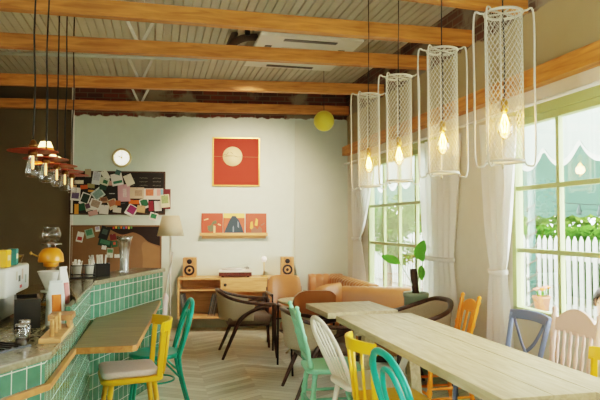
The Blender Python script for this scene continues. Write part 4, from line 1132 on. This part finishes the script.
# wooden shelf and strip
sh = thing('bar_shelf', 'brown wooden eating shelf fixed to the tiled front of the bar', 'shelf', (0, 0, 0))
M_sh = [M_shelfw, M_ash]
def edged(poly, z0, z1):
    m = MB(); n = len(poly); m.prism(poly, z0, z1)
    m.mi = [0, 0] + [1] * n
    return m
ins = offset(near[:3] + [(-.43, 3.64)], .028)
edged([(-.455, 3.70), (-.44, 3.655), (-.125, 3.65), (-.10, 3.68), (.05, 5.74), (.035, 5.80), (-.385, 4.87), (-.435, 4.80)], .762, .80).build('board', M_sh, sh, bevel=.004)
st = near[:3] + [(-.43, 3.638)]
a = offset(st, .026); b = offset(st, .002)
m = MB(); m.prism(a + list(reversed(b)), .772, .80); m.build('wall_strip', M_ash, sh)

# ------------------------------------------------------------------ things on the bar
# white grinder-like machine at the frame edge
t = thing('coffee_machine', 'boxy white coffee machine with small stickers at the left edge of the bar', 'coffee machine', (-.99, 3.80, LOW + .001))
MB().prism([(-.13, -.26), (.13, -.26), (.15, .28), (-.13, .28)], .012, .165).build('lower_body', mat('machine_white', (206, 206, 196), .35, var=.03), t, bevel=.02, seg=3)
MB().box((.035, .01, .245), (.36, .58, .16)).build('upper_body', mat('machine_white', (206, 206, 196)), t, bevel=.015, seg=3)
MB().box((0, 0, .006), (.24, .5, .012)).build('rubber_base', M_black, t)
for y, z, w, h, c in ((-.05, .27, .03, .05, (190, 180, 150)), (.02, .25, .05, .035, (70, 70, 60)), (.10, .27, .04, .06, (196, 170, 150)), (.06, .20, .06, .018, (190, 70, 60)), (.19, .235, .04, .05, (150, 160, 140))):
    MB().box((.2156, y, z), (.0012, w, h)).build('sticker', mat('sticker_%d_%d_%d' % c, c, .6), t)
t0 = Vector((-.99, 3.80, LOW + .327))
def book_on(x, y, z, size, col, label, rz=0, lean=0):
    t = thing('boxed_packet', label, 'packet', (x, y, z), rz, 'packets standing on the white machine'); t.rotation_euler.x = lean
    MB().box((0, 0, size[2] / 2), size).build('carton', mat('carton_%d_%d_%d' % col, col, .5, var=.08), t, bevel=.004)
    MB().box((size[0] / 2 + .0006, 0, size[2] * .55), (.001, size[1] * .6, size[2] * .3)).build('label_patch', mat('carton_print', (226, 214, 170), .6), t)
# (placed from their real spot on top of the machine)
for px, col, label, w in ((4, (236, 178, 30), 'bright yellow packet standing on the white machine', .10), (12.5, (20, 110, 96), 'dark teal green packet standing on the white machine', .06)):
    p = at_z(px, 266, t0.z); q = at_x(px, 266, -.82); book_on(-.82, q.y, t0.z + .001, (.05, w, .095), col, label)
q = Vector((-.84, 3.93, 0))
t = thing('bowl', 'small dark brass bowl on top of the white machine', 'bowl', (-.845, 3.96, t0.z + .001))
MB().lathe([(.03, 0), (.05, .01), (.062, .045), (.064, .055), (.058, .05), (.045, .012), (.001, .008)], n=24, cap1=False).build('body', mat('dark_brass', (120, 90, 40), .35, .8), t)
# black bin beside it
t = thing('knock_box', 'matt black open bin on the bar beside the white machine', 'bin', (-.70, 3.66, LOW + .001), R(12))
m = MB()
for c, d in (((0, 0, .006), (.13, .26, .012)), ((.06, 0, .085), (.012, .26, .15)), ((-.06, 0, .085), (.012, .26, .15)), ((0, .125, .085), (.13, .012, .15)), ((0, -.125, .085), (.13, .012, .15))): m.box(c, d)
m.build('body', M_black, t)
MB().tube([(-.06, 0, .14), (.06, 0, .14)], .012).build('knock_bar', M_black, t)
t = thing('bar_mat', 'black rubber bar mat at the left edge of the bar top', 'mat', (-.80, 2.86, LOW + .001), R(57))
m = MB(); m.box((0, 0, .004), (.55, .22, .008))
for k in range(14): m.box((-.25 + k * .0385, 0, .010), (.012, .20, .005))
m.build('rubber', M_black, t)
# two glasses by the rack
def tumbler(x, y, label):
    t = thing('glass_jar', label, 'jar', (x, y, LOW + .001), 0, 'glass jars on the bar beside the wooden rack')
    MB().lathe([(.001, .003), (.024, 0), (.027, .01), (.029, .075), (.024, .085), (.024, .095)], n=20, cap0=False, cap1=False).build('body', M_jar, t)
    MB().lathe([(.026, .088), (.026, .105), (.001, .106)], n=20).build('lid', M_steel, t)
    MB().lathe([(.001, .004), (.023, .004), (.024, .04), (.001, .042)], n=16, cap0=False, cap1=False).build('beans', mat('dark_beans', (58, 44, 28), .7, var=.5, scale=60), t)
tumbler(-.60, 3.02, 'small lidded glass jar left of the wooden rack, nearer one')
tumbler(-.61, 3.14, 'small lidded glass jar left of the wooden rack, farther one')
# wooden rack with pegs
t = thing('wooden_rack', 'low wooden rack with upright pegs on the bar edge', 'rack', (-.485, 3.30, LOW + .001))
MB().box((0, 0, .011), (.10, .46, .022)).build('base', M_console, t, bevel=.003)
for y in (-.17, -.06, .05): MB().lathe([(.011, .02), (.010, .10), (.012, .105)], (0, y, 0), 12).build('peg', M_console, t)
MB().box((.0, .15, .075), (.12, .15, .03)).build('upper_tray', M_spk, t, bevel=.003)
for s in (-1, 1): MB().box((s * .04, .15, .04), (.014, .12, .04)).build('tray_support', M_spk, t)
# coffee bags
def bag(x, y, z, rz, label, main, lab, w=.10, h=.22, d=.06):
    t = thing('coffee_bag', label, 'coffee bag', (x, y, z), rz, 'paper coffee bags by the wooden rack')
    P = []
    for i in range(11):
        v = i / 10; ww = w * (1 - .12 * v - .22 * max(0, v - .72) / .28); dd = d * (1 - v ** 3) + .004
        row = []
        for k in range(20):
            a = 2 * PI * k / 20; ca, sa = math.cos(a), math.sin(a)
            row.append((ww / 2 * math.copysign(abs(ca) ** .5, ca), dd / 2 * math.copysign(abs(sa) ** .7, sa), h * v))
        P.append(row)
    m = MB(); m.grid(P, True, True); m.add(P[0], [tuple(reversed(range(20)))]); m.add(P[-1], [tuple(range(20))])
    m.build('pouch', main, t)
    m = MB(); G = []
    for i in range(7):
        v = .30 + .42 * i / 6; dd = d * (1 - v ** 3) + .004
        G.append([(u * w * .24, -dd / 2 * (1 - .04 * abs(u)) - .0025, h * v) for u in (-1, -.5, 0, .5, 1)])
    m.grid(G); m.build('label_patch', lab, t, solid=.001)
    MB().box((0, 0, h + .004), (w * .68, .008, .014)).build('fold_strip', main, t)
    return t
M_bag = mat('pale_paper_bag', (214, 222, 216), .7, var=.06, scale=20)
bag(-.55, 3.66, LOW + .001, R(20), 'white paper coffee bag with an orange label on the bar', M_bag, mat('orange_label', (224, 120, 40), .6), .105, .235)
bag(-.542, 3.87, LOW + .001, R(62), 'taller white paper coffee bag with a pink stripe behind the orange labelled one', mat('white_paper_bag', (224, 222, 214), .7), mat('pink_label', (206, 130, 126), .6), .095, .30)
# dripper on glass server
q = at_x(48, 303, -.80)
t = thing('coffee_dripper', 'white ceramic coffee dripper sitting on its glass server', 'coffee dripper', (-.645, 4.12, LOW + .001))
MB().lathe([(.055, 0), (.066, .02), (.064, .08), (.045, .12), (.046, .135), (.043, .135), (.042, .12), (.06, .08), (.062, .022), (.05, .004), (.001, .004)], n=28, cap0=True, cap1=False).build('glass_server', M_jar, t)
MB().tube(smooth([(-.062, 0, .09), (-.10, 0, .09), (-.10, 0, .03), (-.064, 0, .03)], 4), .006, 8).build('handle', M_jar, t)
MB().lathe([(.056, .055), (.066, .055), (.066, .07), (.058, .07)], n=28, cap0=False, cap1=False).build('band', M_brass, t)
MB().lathe([(.065, .136), (.065, .145), (.034, .147), (.042, .165), (.084, .262), (.087, .268), (.081, .267), (.036, .165), (.001, .158)], n=32, cap1=False).build('cone', mat('white_ceramic', (230, 228, 216), .25, var=.02), t)
t = thing('tea_cup', 'small dusty pink cup on the bar behind the white machine', 'cup', (-.93, 4.28, LOW + .001))
MB().lathe([(.025, 0), (.04, .01), (.048, .06), (.045, .06), (.036, .014), (.001, .01)], n=22, cap1=False).build('body', mat('pink_glaze', (176, 120, 106), .4), t)
MB().tube(smooth([(.044, 0, .05), (.07, 0, .045), (.066, 0, .02), (.04, 0, .016)], 4), .005, 8).build('handle', mat('pink_glaze', (176, 120, 106)), t)
# orange grinder with glass hopper
g = at_y(51, 260, 4.72)
t = thing('coffee_grinder', 'rounded orange coffee grinder with a clear glass hopper on the bar', 'coffee grinder', (g.x + .0, 4.72, LOW + .001)); t.scale = (.83, .83, 1)
b0 = LOW + .001; zc = g.z - b0
M_gr = mat('grinder_orange', (236, 150, 30), .3, var=.05, coat=.4)
zz = lambda py: at_y(51, py, 4.72).z - b0
MB().lathe([(.08, 0), (.08, .02), (.055, .03), (.045, zz(266))], n=26).build('base', M_steel, t)
MB().lathe([(.04, zz(267)), (.062, zz(266)), (.066, zz(261.5))], n=30).build('lower_dome', M_gr, t)
MB().lathe([(.105, zz(262)), (.108, zz(260.5)), (.10, zz(254)), (.075, zz(249.5)), (.045, zz(247.8)), (.001, zz(247.5))], n=34, cap1=False).build('dome', M_gr, t)
for k in range(3):
    a = .4 + k * 2 * PI / 3; MB().tube([(.035 * math.cos(a), .035 * math.sin(a), zz(248)), (.035 * math.cos(a), .035 * math.sin(a), zz(243.5))], .005, 6).build('hopper_post', M_steel, t)
MB().lathe([(.085, zz(244.6)), (.09, zz(244)), (.085, zz(243.3))], n=28).build('collar', M_steel, t)
MB().lathe([(.03, zz(243.2)), (.06, zz(241)), (.078, zz(236)), (.078, zz(233)), (.066, zz(229)), (.06, zz(227.6)), (.064, zz(227))], n=30, cap0=False, cap1=False).build('glass_hopper', M_jar, t)
h = MB().tube(smooth([(-.08, -.03, zz(257)), (-.12, -.05, zz(255)), (-.15, -.06, zz(253))], 4), .006, 8).build('crank_handle', M_brass, t)
MB().lathe([(.001, -.014), (.012, -.006), (.012, .006), (.001, .014)], (-.155, -.062, zz(252.7)), 12).build('knob', M_brass, h)
# caddies
def caddy(x, y, label, mtl, fill, nst, group, ncup):
    t = thing('cutlery_caddy', label, 'caddy', (x, y, HIGH + .001), R(8))
    return t
t = thing('cup_caddy', 'black wire caddy holding two pale cups of paper sachets', 'caddy', (-.56, 5.06, HIGH + .001), R(5))
m = MB(); m.box((0, 0, .004), (.19, .10, .008))
for s in (-1, 1): m.tube([(-.09, s * .045, .03), (.09, s * .045, .03)], .004, 6); m.tube([(-.09, s * .045, .10), (.09, s * .045, .10)], .003, 6)
for x in (-.09, 0, .09):
    for s in (-1, 1): m.tube([(x, s * .045, .004), (x, s * .045, .10)], .003, 6)
m.build('wire_frame', M_blackmetal, t)
def sachets(x, y, n, hgt, label, r_, group, name='sugar_sachet', cat='sachet', col=(232, 228, 214), z0=HIGH + .012, w=.012):
    for k in range(n):
        a = 2 * PI * k / n + random.random(); rr = r_ * random.uniform(.2, 1)
        t = thing(name, label, cat, (x + rr * math.cos(a), y + rr * math.sin(a), z0), random.uniform(0, PI), group)
        t.rotation_euler = (random.uniform(-.22, .22), random.uniform(-.22, .22), random.uniform(0, PI))
        hh = hgt * random.uniform(.9, 1.1)
        MB().box((0, 0, hh / 2), (w, .004, hh)).build('paper', mat('sachet_%d_%d_%d' % col, col, .7, var=.08), t)
        MB().box((0, -.0022, hh * .9), (w * .9, .0006, hh * .08)).build('crimp', mat('sachet_crimp', (206, 200, 186), .7), t)
for k, x in enumerate((-.605, -.515)):
    t = thing('paper_cup', 'pale paper cup of sachets in the wire caddy, %s' % ('left one' if k == 0 else 'right one beside the black holder'), 'cup', (x, 5.06 + (.004 if k else -.004), HIGH + .010), 0, 'pale cups in the wire caddy')
    MB().lathe([(.001, .004), (.028, 0), (.038, .095), (.040, .098), (.037, .098), (.027, .005)], n=22, cap0=False, cap1=False).build('body', mat('pale_paper_cup', (206, 202, 184), .6), t)
    sachets(x, 5.06, 9, .125, 'white paper sachet standing in the %s pale cup' % ('left' if k == 0 else 'right'), .018, 'sachets in the %s pale cup' % ('left' if k == 0 else 'right'), z0=HIGH + .016)
t = thing('straw_holder', 'black open holder full of wrapped straws behind the bar front', 'holder', (-.45, 5.23, HIGH + .001), R(8))
m = MB()
for c, d in (((0, 0, .004), (.16, .10, .008)), ((0, -.046, .055), (.16, .008, .10)), ((0, .046, .055), (.16, .008, .10)), ((.076, 0, .055), (.008, .10, .10)), ((-.076, 0, .055), (.008, .10, .10))): m.box(c, d)
m.build('body', M_black, t); MB().tube([(.078, .05, .0), (.078, .05, .17)], .003, 6).build('wire_post', M_blackmetal, t)
for k in range(14):
    x, y = -.45 + random.uniform(-.045, .045), 5.23 + random.uniform(-.02, .02)
    s = thing('wrapped_straw', 'white wrapped straw standing in the black holder', 'straw', (x, y, HIGH + .012), 0, 'wrapped straws in the black holder')
    s.rotation_euler = (random.uniform(-.15, .15), -.25 + random.uniform(-.2, .35), 0)
    MB().tube([(0, 0, 0), (0, 0, .165)], .0055, 6).build('straw', mat('straw_white', (226, 222, 210), .6), s)
# vase
t = thing('glass_vase', 'tall flared cut glass vase standing on the raised bar top', 'vase', (-.20, 5.60, HIGH + .001))
d = at_z(124, 273.5, HIGH); t.location.x, t.location.y = d.x, d.y
MB().lathe([(.040, 0), (.042, .01), (.037, .05), (.037, .13), (.044, .21), (.06, .29), (.074, .325), (.070, .325), (.040, .21), (.032, .13), (.032, .03), (.001, .025)], n=12, cap1=False).build('body', glass('cut_glass', (.93, .94, .91), .9, .2), t)
# folded umbrella hooked on the bar end
d = at_z(163, 316, .62)
t = thing('umbrella', 'pale pink folded umbrella with a bent white shaft leaning at the bar end', 'umbrella', (0, 0, 0))
yy_ = 6.14
A, B_, C_, D_ = at_y(163.5, 318, yy_), at_y(165.5, 293, yy_), at_y(168, 275, yy_ + .1), at_y(171.5, 262, yy_ + .22)
E_ = at_y(172.5, 252, yy_ + .3)
low = A + (A - B_) * ((A.z - .005) / (B_.z - A.z))
MB().tube([low, A, A.lerp(B_, .8), B_], [.02, .034, .034, .012], 12).build('folded_canopy', mat('pale_pink_cloth', (240, 214, 206), .8, var=.06), t)
MB().tube(smooth([B_, C_, D_, E_], 5), .009, 8).build('shaft', M_white, t)

# ------------------------------------------------------------------ outside the windows
GZ = -.12
m = MB(); m.add([(2.88, -6, GZ), (16, -6, GZ), (16, 26, GZ), (2.88, 26, GZ)], [(0, 1, 2, 3)])
struct(m.build('ground_terrace', mat('pale_terrace', (132, 130, 118), .8, scale=2)))
# white picket fence
FX = 6.4
M_fence = mat('white_fence_paint', (168, 170, 160), .5, var=.03)
def fence(y0, y1, label):
    t = thing('picket_fence', label, 'fence', (FX, y0, GZ))
    m = MB(); n = int((y1 - y0) / .15)
    for k in range(n):
        y = .075 + k * .15
        m.prism([(y - .045, .06), (y + .045, .06), (y + .045, 1.36), (y, 1.44), (y - .045, 1.36)], -.011, .011, Matrix.Rotation(R(90), 4, 'Z') @ RX)
    m.build('picket_panel', M_fence, t)
    for z in (.3, 1.1): MB().box((.035, (y1 - y0) / 2, z), (.04, y1 - y0, .09)).build('rail', M_fence, t)
    for y in (.0, (y1 - y0) / 2, y1 - y0): MB().box((.08, y, .72), (.09, .09, 1.5)).build('post', M_fence, t)
fence(4.2, 10.0, 'white picket fence outside the near window')
fence(10.1, 19.5, 'white picket fence outside the window behind the sofa')
# terrace awning with scalloped edge
M_awn = cloth('teal_awning_canvas', (72, 98, 84), .35)
M_awnw = cloth('white_awning_trim', (240, 240, 234), .4)
def wave_strip(x, y0, y1, cusp, period, top, bot_off):
    """strip whose lower edge hangs in rounded scallops with upward cusps"""
    n = int((y1 - y0) / .04); A, B = [], []
    for j in range(n + 1):
        y = y0 + (y1 - y0) * j / n; k = abs(math.sin(PI * (y - cusp) / period)) ** .8
        A.append((x, y, top(k))); B.append((x + .012, y, bot_off(k)))
    return [A, B]
t = thing('awning', 'pale sheer awning with white scalloped edge close outside both windows', 'awning', (0, 0, 0))
MB().grid([[(2.9, 3.0 + 1.0 * j, 3.02) for j in range(14)], [(3.8, 3.0 + 1.0 * j, 2.62) for j in range(14)]]).build('canvas', cloth('sheer_canopy', (236, 240, 232), .6, .55), t)
MB().grid(wave_strip(3.8, 3.0, 16.0, 4.77, .53, lambda k: 2.62, lambda k: 2.30 - .19 * k)).build('valance', cloth('sheer_valance', (214, 226, 216), .5, .35), t)
MB().grid(wave_strip(3.795, 3.0, 16.0, 4.77, .53, lambda k: 2.31 - .19 * k, lambda k: 2.265 - .20 * k)).build('scallop_trim', M_awnw, t)
MB().tube([(3.8, 3.0, 2.62), (3.8, 16.0, 2.62)], .014, 8).build('front_bar', M_white, t)
for y in (3.2, 7.6, 12.0): MB().tube([(2.9, y, 2.45), (3.8, y, 2.62)], .012, 8).build('arm', M_white, t)
def teal_awning(label, y0, y1, za, zb, posts):
    t = thing('awning', label, 'awning', (0, 0, 0))
    MB().grid([[(5.0 + i * .26, y0 + (y1 - y0) * j / 20, za + (zb - za) * i / 4 - .02 * math.sin(PI * j / 2.5) ** 2 * (i > 0)) for j in range(21)] for i in range(5)]).build('canvas', M_awn, t)
    MB().grid(wave_strip(6.05, y0, y1, y0, .4, lambda k: zb + .01, lambda k: zb - .06 - .05 * k)).build('valance', M_awn, t)
    MB().tube([(5.0, y0, za), (5.0, y1, za)], .03, 8).build('ridge_bar', M_white, t)
    for y in posts: MB().tube([(5.45, y, GZ), (5.45, y, za + (zb - za) * .45 / 1.04)], .05, 10).build('post', mat('teal_post', (64, 104, 92), .5), t)
teal_awning('large teal terrace awning on posts seen through the near window', 4.6, 10.4, 3.2, 1.72, (4.9, 7.9))
teal_awning('farther teal terrace awning seen through the window behind the sofa', 10.8, 19.0, 3.3, 2.15, (10.95, 14.9, 18.9))
# trees and shrubs
M_fol = [cloth('sunlit_leaves_%d' % i, c, .5) for i, c in enumerate([(78, 112, 44), (62, 98, 36), (98, 126, 56)])]
M_bark = mat('grey_bark', (104, 92, 78), .9, var=.3, scale=14, bump=.5)
def tree(x, y, h, cr, label, nleaf, mi, low=.45):
    t = thing('tree', label, 'tree', (x, y, GZ), 0, 'trees beyond the fence')
    MB().tube(smooth([(0, 0, 0), (.05, .03, h * .3), (-.04, .05, h * .6), (.0, 0, h * .85)], 5), [.09 - .004 * i for i in range(16)], 8).build('trunk', M_bark, t)
    vs, fs = [], []
    blobs = [(random.uniform(-.6, .6) * cr, random.uniform(-.6, .6) * cr, h * random.uniform(low, 1.0), cr * random.uniform(.35, .6)) for _ in range(14)]
    for k in range(nleaf):
        bx_, by_, bz_, br_ = random.choice(blobs)
        d = Vector((random.gauss(0, 1), random.gauss(0, 1), random.gauss(0, .8))).normalized() * br_ * random.uniform(.55, 1.05)
        c = Vector((bx_, by_, bz_)) + d; s = random.uniform(.06, .12) * (.7 if cr < 1 else 1)
        u = Vector((random.gauss(0, 1), random.gauss(0, 1), random.gauss(0, 1))).normalized(); w = u.orthogonal().normalized()
        o = len(vs); vs += [c - u * s, c + w * s * .5, c + u * s, c - w * s * .5]; fs.append((o, o + 1, o + 2, o + 3))
    m = MB(); m.add(vs, fs); m.build('crown', M_fol[mi], t, fix=False)
tree(8.7, 10.7, 2.7, 1.15, 'pale green tree beyond the fence, seen at the right of the near window', 5200, 2, .3)
tree(8.7, 13.5, 2.8, 1.15, 'bushy green tree beyond the fence, seen at the left of the near window', 5200, 0, .3)
tree(8.7, 17.3, 3.3, 1.2, 'dense green tree seen at the right of the window behind the sofa', 5200, 1, .2)
tree(8.7, 20.3, 3.5, 1.2, 'leafy tree in the middle of the window behind the sofa', 5200, 0, .15)
tree(8.7, 23.3, 3.7, 1.2, 'pale leafy tree farthest along the fence', 5200, 2, .15)
tree(5.15, 12.9, 1.95, .62, 'small leafy tree standing in front of the farther fence', 2600, 0, .35)
def hedge(y0, y1, label):
    t = thing('hedge', label, 'hedge', (6.95, (y0 + y1) / 2, GZ), 0)
    vs, fs = [], []
    for k in range(5200):
        c = Vector((random.uniform(-.22, .22), random.uniform(-(y1 - y0) / 2, (y1 - y0) / 2), 1.62 * random.random() ** .8 * random.uniform(.86, 1)))
        sz = random.uniform(.05, .09); u = Vector((random.gauss(0, 1), random.gauss(0, 1), random.gauss(0, 1))).normalized(); w_ = u.orthogonal().normalized(); o = len(vs)
        vs += [c - u * sz, c + w_ * sz * .55, c + u * sz, c - w_ * sz * .55]; fs.append((o, o + 1, o + 2, o + 3))
    m = MB(); m.add(vs, fs); m.build('foliage', M_fol[1], t, fix=False)
    st = MB()
    for k in range(8): st.tube([(0, -(y1 - y0) / 2 + (k + .5) * (y1 - y0) / 8, 0), (.03, -(y1 - y0) / 2 + (k + .6) * (y1 - y0) / 8, .9)], .02, 6)
    st.build('stems', M_bark, t)
hedge(4.4, 7.15, 'green hedge behind the fence at the right of the near window')
hedge(7.25, 10.0, 'green hedge behind the fence at the left of the near window')
hedge(10.3, 14.2, 'green hedge behind the farther fence, nearer the awning post')
hedge(14.4, 19.2, 'green hedge at the farthest end of the farther fence')
# string lights wrapped round the awning post, and bulbs on a line
t = thing('string_lights', 'thin string of fairy lights wound around a teal awning post', 'string lights', (5.45, 7.9, .2))
MB().tube([(.068 * math.cos(k * .55), .068 * math.sin(k * .55), k * .018) for k in range(90)], .011, 5).build('wire', mat('light_wire', (96, 84, 70), .7), t)
t = thing('festoon_lights', 'line of hanging dark bulbs across the terrace under the awning', 'string lights', (5.8, 4.7, 1.85))
pts = [(0, 3.2 * k / 16, -.10 * math.sin(PI * k / 16)) for k in range(17)]
MB().tube(pts, .006, 5).build('wire', M_black, t)
for k in range(1, 16, 2): MB().lathe([(.012, 0), (.02, -.05), (.038, -.10), (.03, -.145), (.001, -.155)], pts[k], 10).build('bulb', mat('smoked_bulb', (70, 84, 80), .3), t)
# flowers on the outer ledge
d = at_x(542, 318, 3.16)
t = thing('flower_pot', 'small terracotta pot of orange flowers outside on the window ledge', 'flower pot', (3.16, d.y, .785))
MB().lathe([(.05, 0), (.07, .10), (.074, .10), (.074, .12), (.064, .12), (.05, .02), (.001, .02)], n=22, cap1=False).build('pot', mat('terracotta', (190, 120, 96), .8), t)
for k in range(9):
    a = k * 2.4; r_ = .018 * math.sqrt(k) * 1.3
    MB().tube([(r_ * .5 * math.cos(a), r_ * .5 * math.sin(a), .09), (r_ * math.cos(a), r_ * math.sin(a), .16 + .01 * (k % 3))], .003, 5).build('stem', M_leaf, t)
    MB().lathe([(.001, -.012), (.02, -.004), (.024, .006), (.001, .012)], (r_ * math.cos(a), r_ * math.sin(a), .17 + .01 * (k % 3)), 8).build('flower', mat('orange_petals', (236, 130, 60), .7) if k % 2 else mat('pink_petals', (232, 150, 130), .7), t)
m = MB(); m.box((3.04, 3.25, .77), (.30, 2.3, .03)); struct(m.build('trim_3', M_white))
# person sitting outside, just showing at the frame edge
hp = at_x(600, 305, 3.55)
t = thing('person', 'person with dark hair in a pale top sitting outside at the edge of the window', 'person', (3.62, hp.y, GZ))
hz = hp.z - GZ
M_skin = mat('warm_skin', (214, 164, 130), .55, var=.04); M_hair = mat('dark_brown_hair', (46, 32, 24), .6, var=.2, scale=30); M_top = mat('pale_shirt', (206, 206, 204), .85, var=.05)
def skin_body(verts, edges, radii, name, material, parent, sub=2):
    me = bpy.data.meshes.new(name); me.from_pydata(verts, edges, []); o = bpy.data.objects.new(name, me); COL.objects.link(o); o.parent = parent
    me.materials.append(material)
    md = o.modifiers.new('skin', 'SKIN'); md.use_smooth_shade = True
    for v, r_ in zip(me.skin_vertices[0].data, radii): v.radius = r_ if isinstance(r_, tuple) else (r_, r_)
    me.skin_vertices[0].data[0].use_root = True
    s2 = o.modifiers.new('sub', 'SUBSURF'); s2.levels = sub; s2.render_levels = sub
    return o
H0 = hz - .62                      # hip height, seated
V = [(0, 0, H0), (0, 0, H0 + .14), (0, .01, H0 + .30), (0, .01, H0 + .43), (0, .02, H0 + .50), (0, .035, H0 + .56), (0, .03, H0 + .63), (0, .02, H0 + .70),
     (.17, 0, H0 + .42), (.24, .05, H0 + .18), (.18, .24, H0 + .10), (.14, .31, H0 + .11), (-.17, 0, H0 + .42), (-.24, .05, H0 + .18), (-.18, .24, H0 + .10), (-.14, .31, H0 + .11),
     (.09, .03, H0 - .02), (.11, .42, H0), (.11, .44, .08), (.11, .54, .04), (-.09, .03, H0 - .02), (-.11, .42, H0), (-.11, .44, .08), (-.11, .54, .04)]
Eg = [(0, 1), (1, 2), (2, 3), (3, 4), (4, 5), (5, 6), (6, 7), (3, 8), (8, 9), (9, 10), (10, 11), (3, 12), (12, 13), (13, 14), (14, 15), (0, 16), (16, 17), (17, 18), (18, 19), (0, 20), (20, 21), (21, 22), (22, 23)]
Rr = [(.15, .11), (.13, .10), (.15, .105), (.12, .08), (.055, .055), (.07, .085), (.078, .098), (.06, .07), .058, .045, .036, .03, .058, .045, .036, .03, .085, .065, .045, .04, .085, .065, .045, .04]
t.rotation_euler.z = R(125)
body = skin_body(V, Eg, Rr, 'body', M_skin, t)
m = MB()                            # shirt over torso
P = []
for z, a, b in ((-.06, .175, .135), (.0, .17, .13), (.14, .155, .12), (.30, .18, .125), (.40, .185, .11), (.455, .14, .085), (.475, .075, .065)):
    P.append([(a * math.cos(k * PI / 12), .008 + b * math.sin(k * PI / 12), H0 + z) for k in range(24)])
m.grid(P, True, True)
for s in (-1, 1): m.tube([(s * .15, 0, H0 + .425), (s * .20, .02, H0 + .32), (s * .235, .045, H0 + .22)], [.075, .068, .062], 12)
m.build('shirt', M_top, t, sub=1)
m = MB()                            # trousers
for s in (-1, 1): m.tube(smooth([(s * .08, -.02, H0 - .02), (s * .11, .40, H0), (s * .11, .46, H0 - .06), (s * .11, .45, .12)], 4), [.105, .102, .10, .098, .095, .094, .092, .09, .085, .08, .075, .072, .07], 12)
m.build('trousers', mat('dark_trousers', (60, 64, 76), .9), t)
m = MB(); hc = Vector((0, .02, H0 + .645)); P = []
for i in range(9):
    th_ = PI * .62 * i / 8; row = []
    for k in range(20):
        a = 2 * PI * k / 20; fr = max(0, math.sin(a)); te = min(th_, PI * (.62 - .30 * fr))
        row.append((hc.x + .098 * math.sin(te) * math.cos(a) , hc.y - .008 + .118 * math.sin(te) * math.sin(a), hc.z + .125 * math.cos(te)))
    P.append(row)
m.grid(P, True, True); m.build('hair', M_hair, t, solid=.012)
m = MB()
for s in (-1, 1): m.lathe([(.001, -.006), (.007, -.003), (.008, .002), (.001, .006)], (s * .034, .127, H0 + .645), 8)
m.build('eyes', M_black, t)
MB().tube([(0, .125, H0 + .65), (0, .143, H0 + .615), (0, .13, H0 + .605)], [.008, .013, .008], 8).build('nose', M_skin, t)
MB().tube([(-.022, .118, H0 + .578), (0, .127, H0 + .576), (.022, .118, H0 + .578)], .005, 6).build('mouth', mat('lip', (170, 90, 84), .5), t)
for s in (-1, 1): MB().tube([(s * .086, .02, H0 + .665), (s * .098, .0, H0 + .645), (s * .088, .015, H0 + .61)], .012, 8).build('ear', M_skin, t)
st = thing('stool', 'plain wooden stool under the person outside the window', 'stool', (3.62, hp.y, GZ))
sz = H0 - .145
MB().lathe([(.17, sz - .04), (.175, sz - .02), (.17, sz)], n=24).build('seat', M_table, st)
for k in range(4):
    a = PI / 4 + k * PI / 2; MB().tube([(.11 * math.cos(a), .11 * math.sin(a), sz - .03), (.17 * math.cos(a), .17 * math.sin(a), 0)], .016, 8).build('leg', M_table, st)

# ------------------------------------------------------------------ light and camera
w = bpy.data.worlds.new('World'); sc.world = w; w.use_nodes = True
nt = w.node_tree; bg = nt.nodes['Background']
bg.inputs['Color'].default_value = (.94, 1.0, 1.0, 1); bg.inputs['Strength'].default_value = 8.5
def lamp(kind, name, loc, energy, col=(1, 1, 1), rot=None, target=None, **kw):
    l = bpy.data.lights.new(name, kind); l.energy = energy; l.color = col
    for k, v in kw.items(): setattr(l, k, v)
    o = bpy.data.objects.new(name, l); COL.objects.link(o); o.location = loc
    if target is not None: o.rotation_euler = (Vector(target) - Vector(loc)).to_track_quat('-Z', 'Y').to_euler()
    elif rot: o.rotation_euler = rot
    return o
lamp('SUN', 'sun', (1, 4, 14), 5.0, (1, .96, .88), target=(7, 9.5, 0), angle=R(3))
lamp('SPOT', 'ceiling_spot', (1.05, 6.75, 3.1), 185, (1, .72, .54), target=(1.25, 8.9, 1.6), spot_size=R(80), spot_blend=1.0, shadow_soft_size=.12)
cam = bpy.data.cameras.new('camera'); co = bpy.data.objects.new('camera', cam); COL.objects.link(co)
cam.sensor_fit = 'HORIZONTAL'; cam.sensor_width = 36; cam.lens = 36 * F / 600
co.matrix_world = Matrix(((RT.x, UP.x, -FW.x, 0), (RT.y, UP.y, -FW.y, 0), (RT.z, UP.z, -FW.z, EYE), (0, 0, 0, 1)))
cam.clip_start = .05
sc.camera = co
sc.view_settings.view_transform = 'Filmic'; sc.view_settings.look = 'Medium High Contrast'; sc.view_settings.exposure = 1.38
sc.cycles.use_denoising = True
sc.cycles.max_bounces = 8; sc.cycles.diffuse_bounces = 5; sc.cycles.transparent_max_bounces = 16
sc.cycles.sample_clamp_indirect = 6
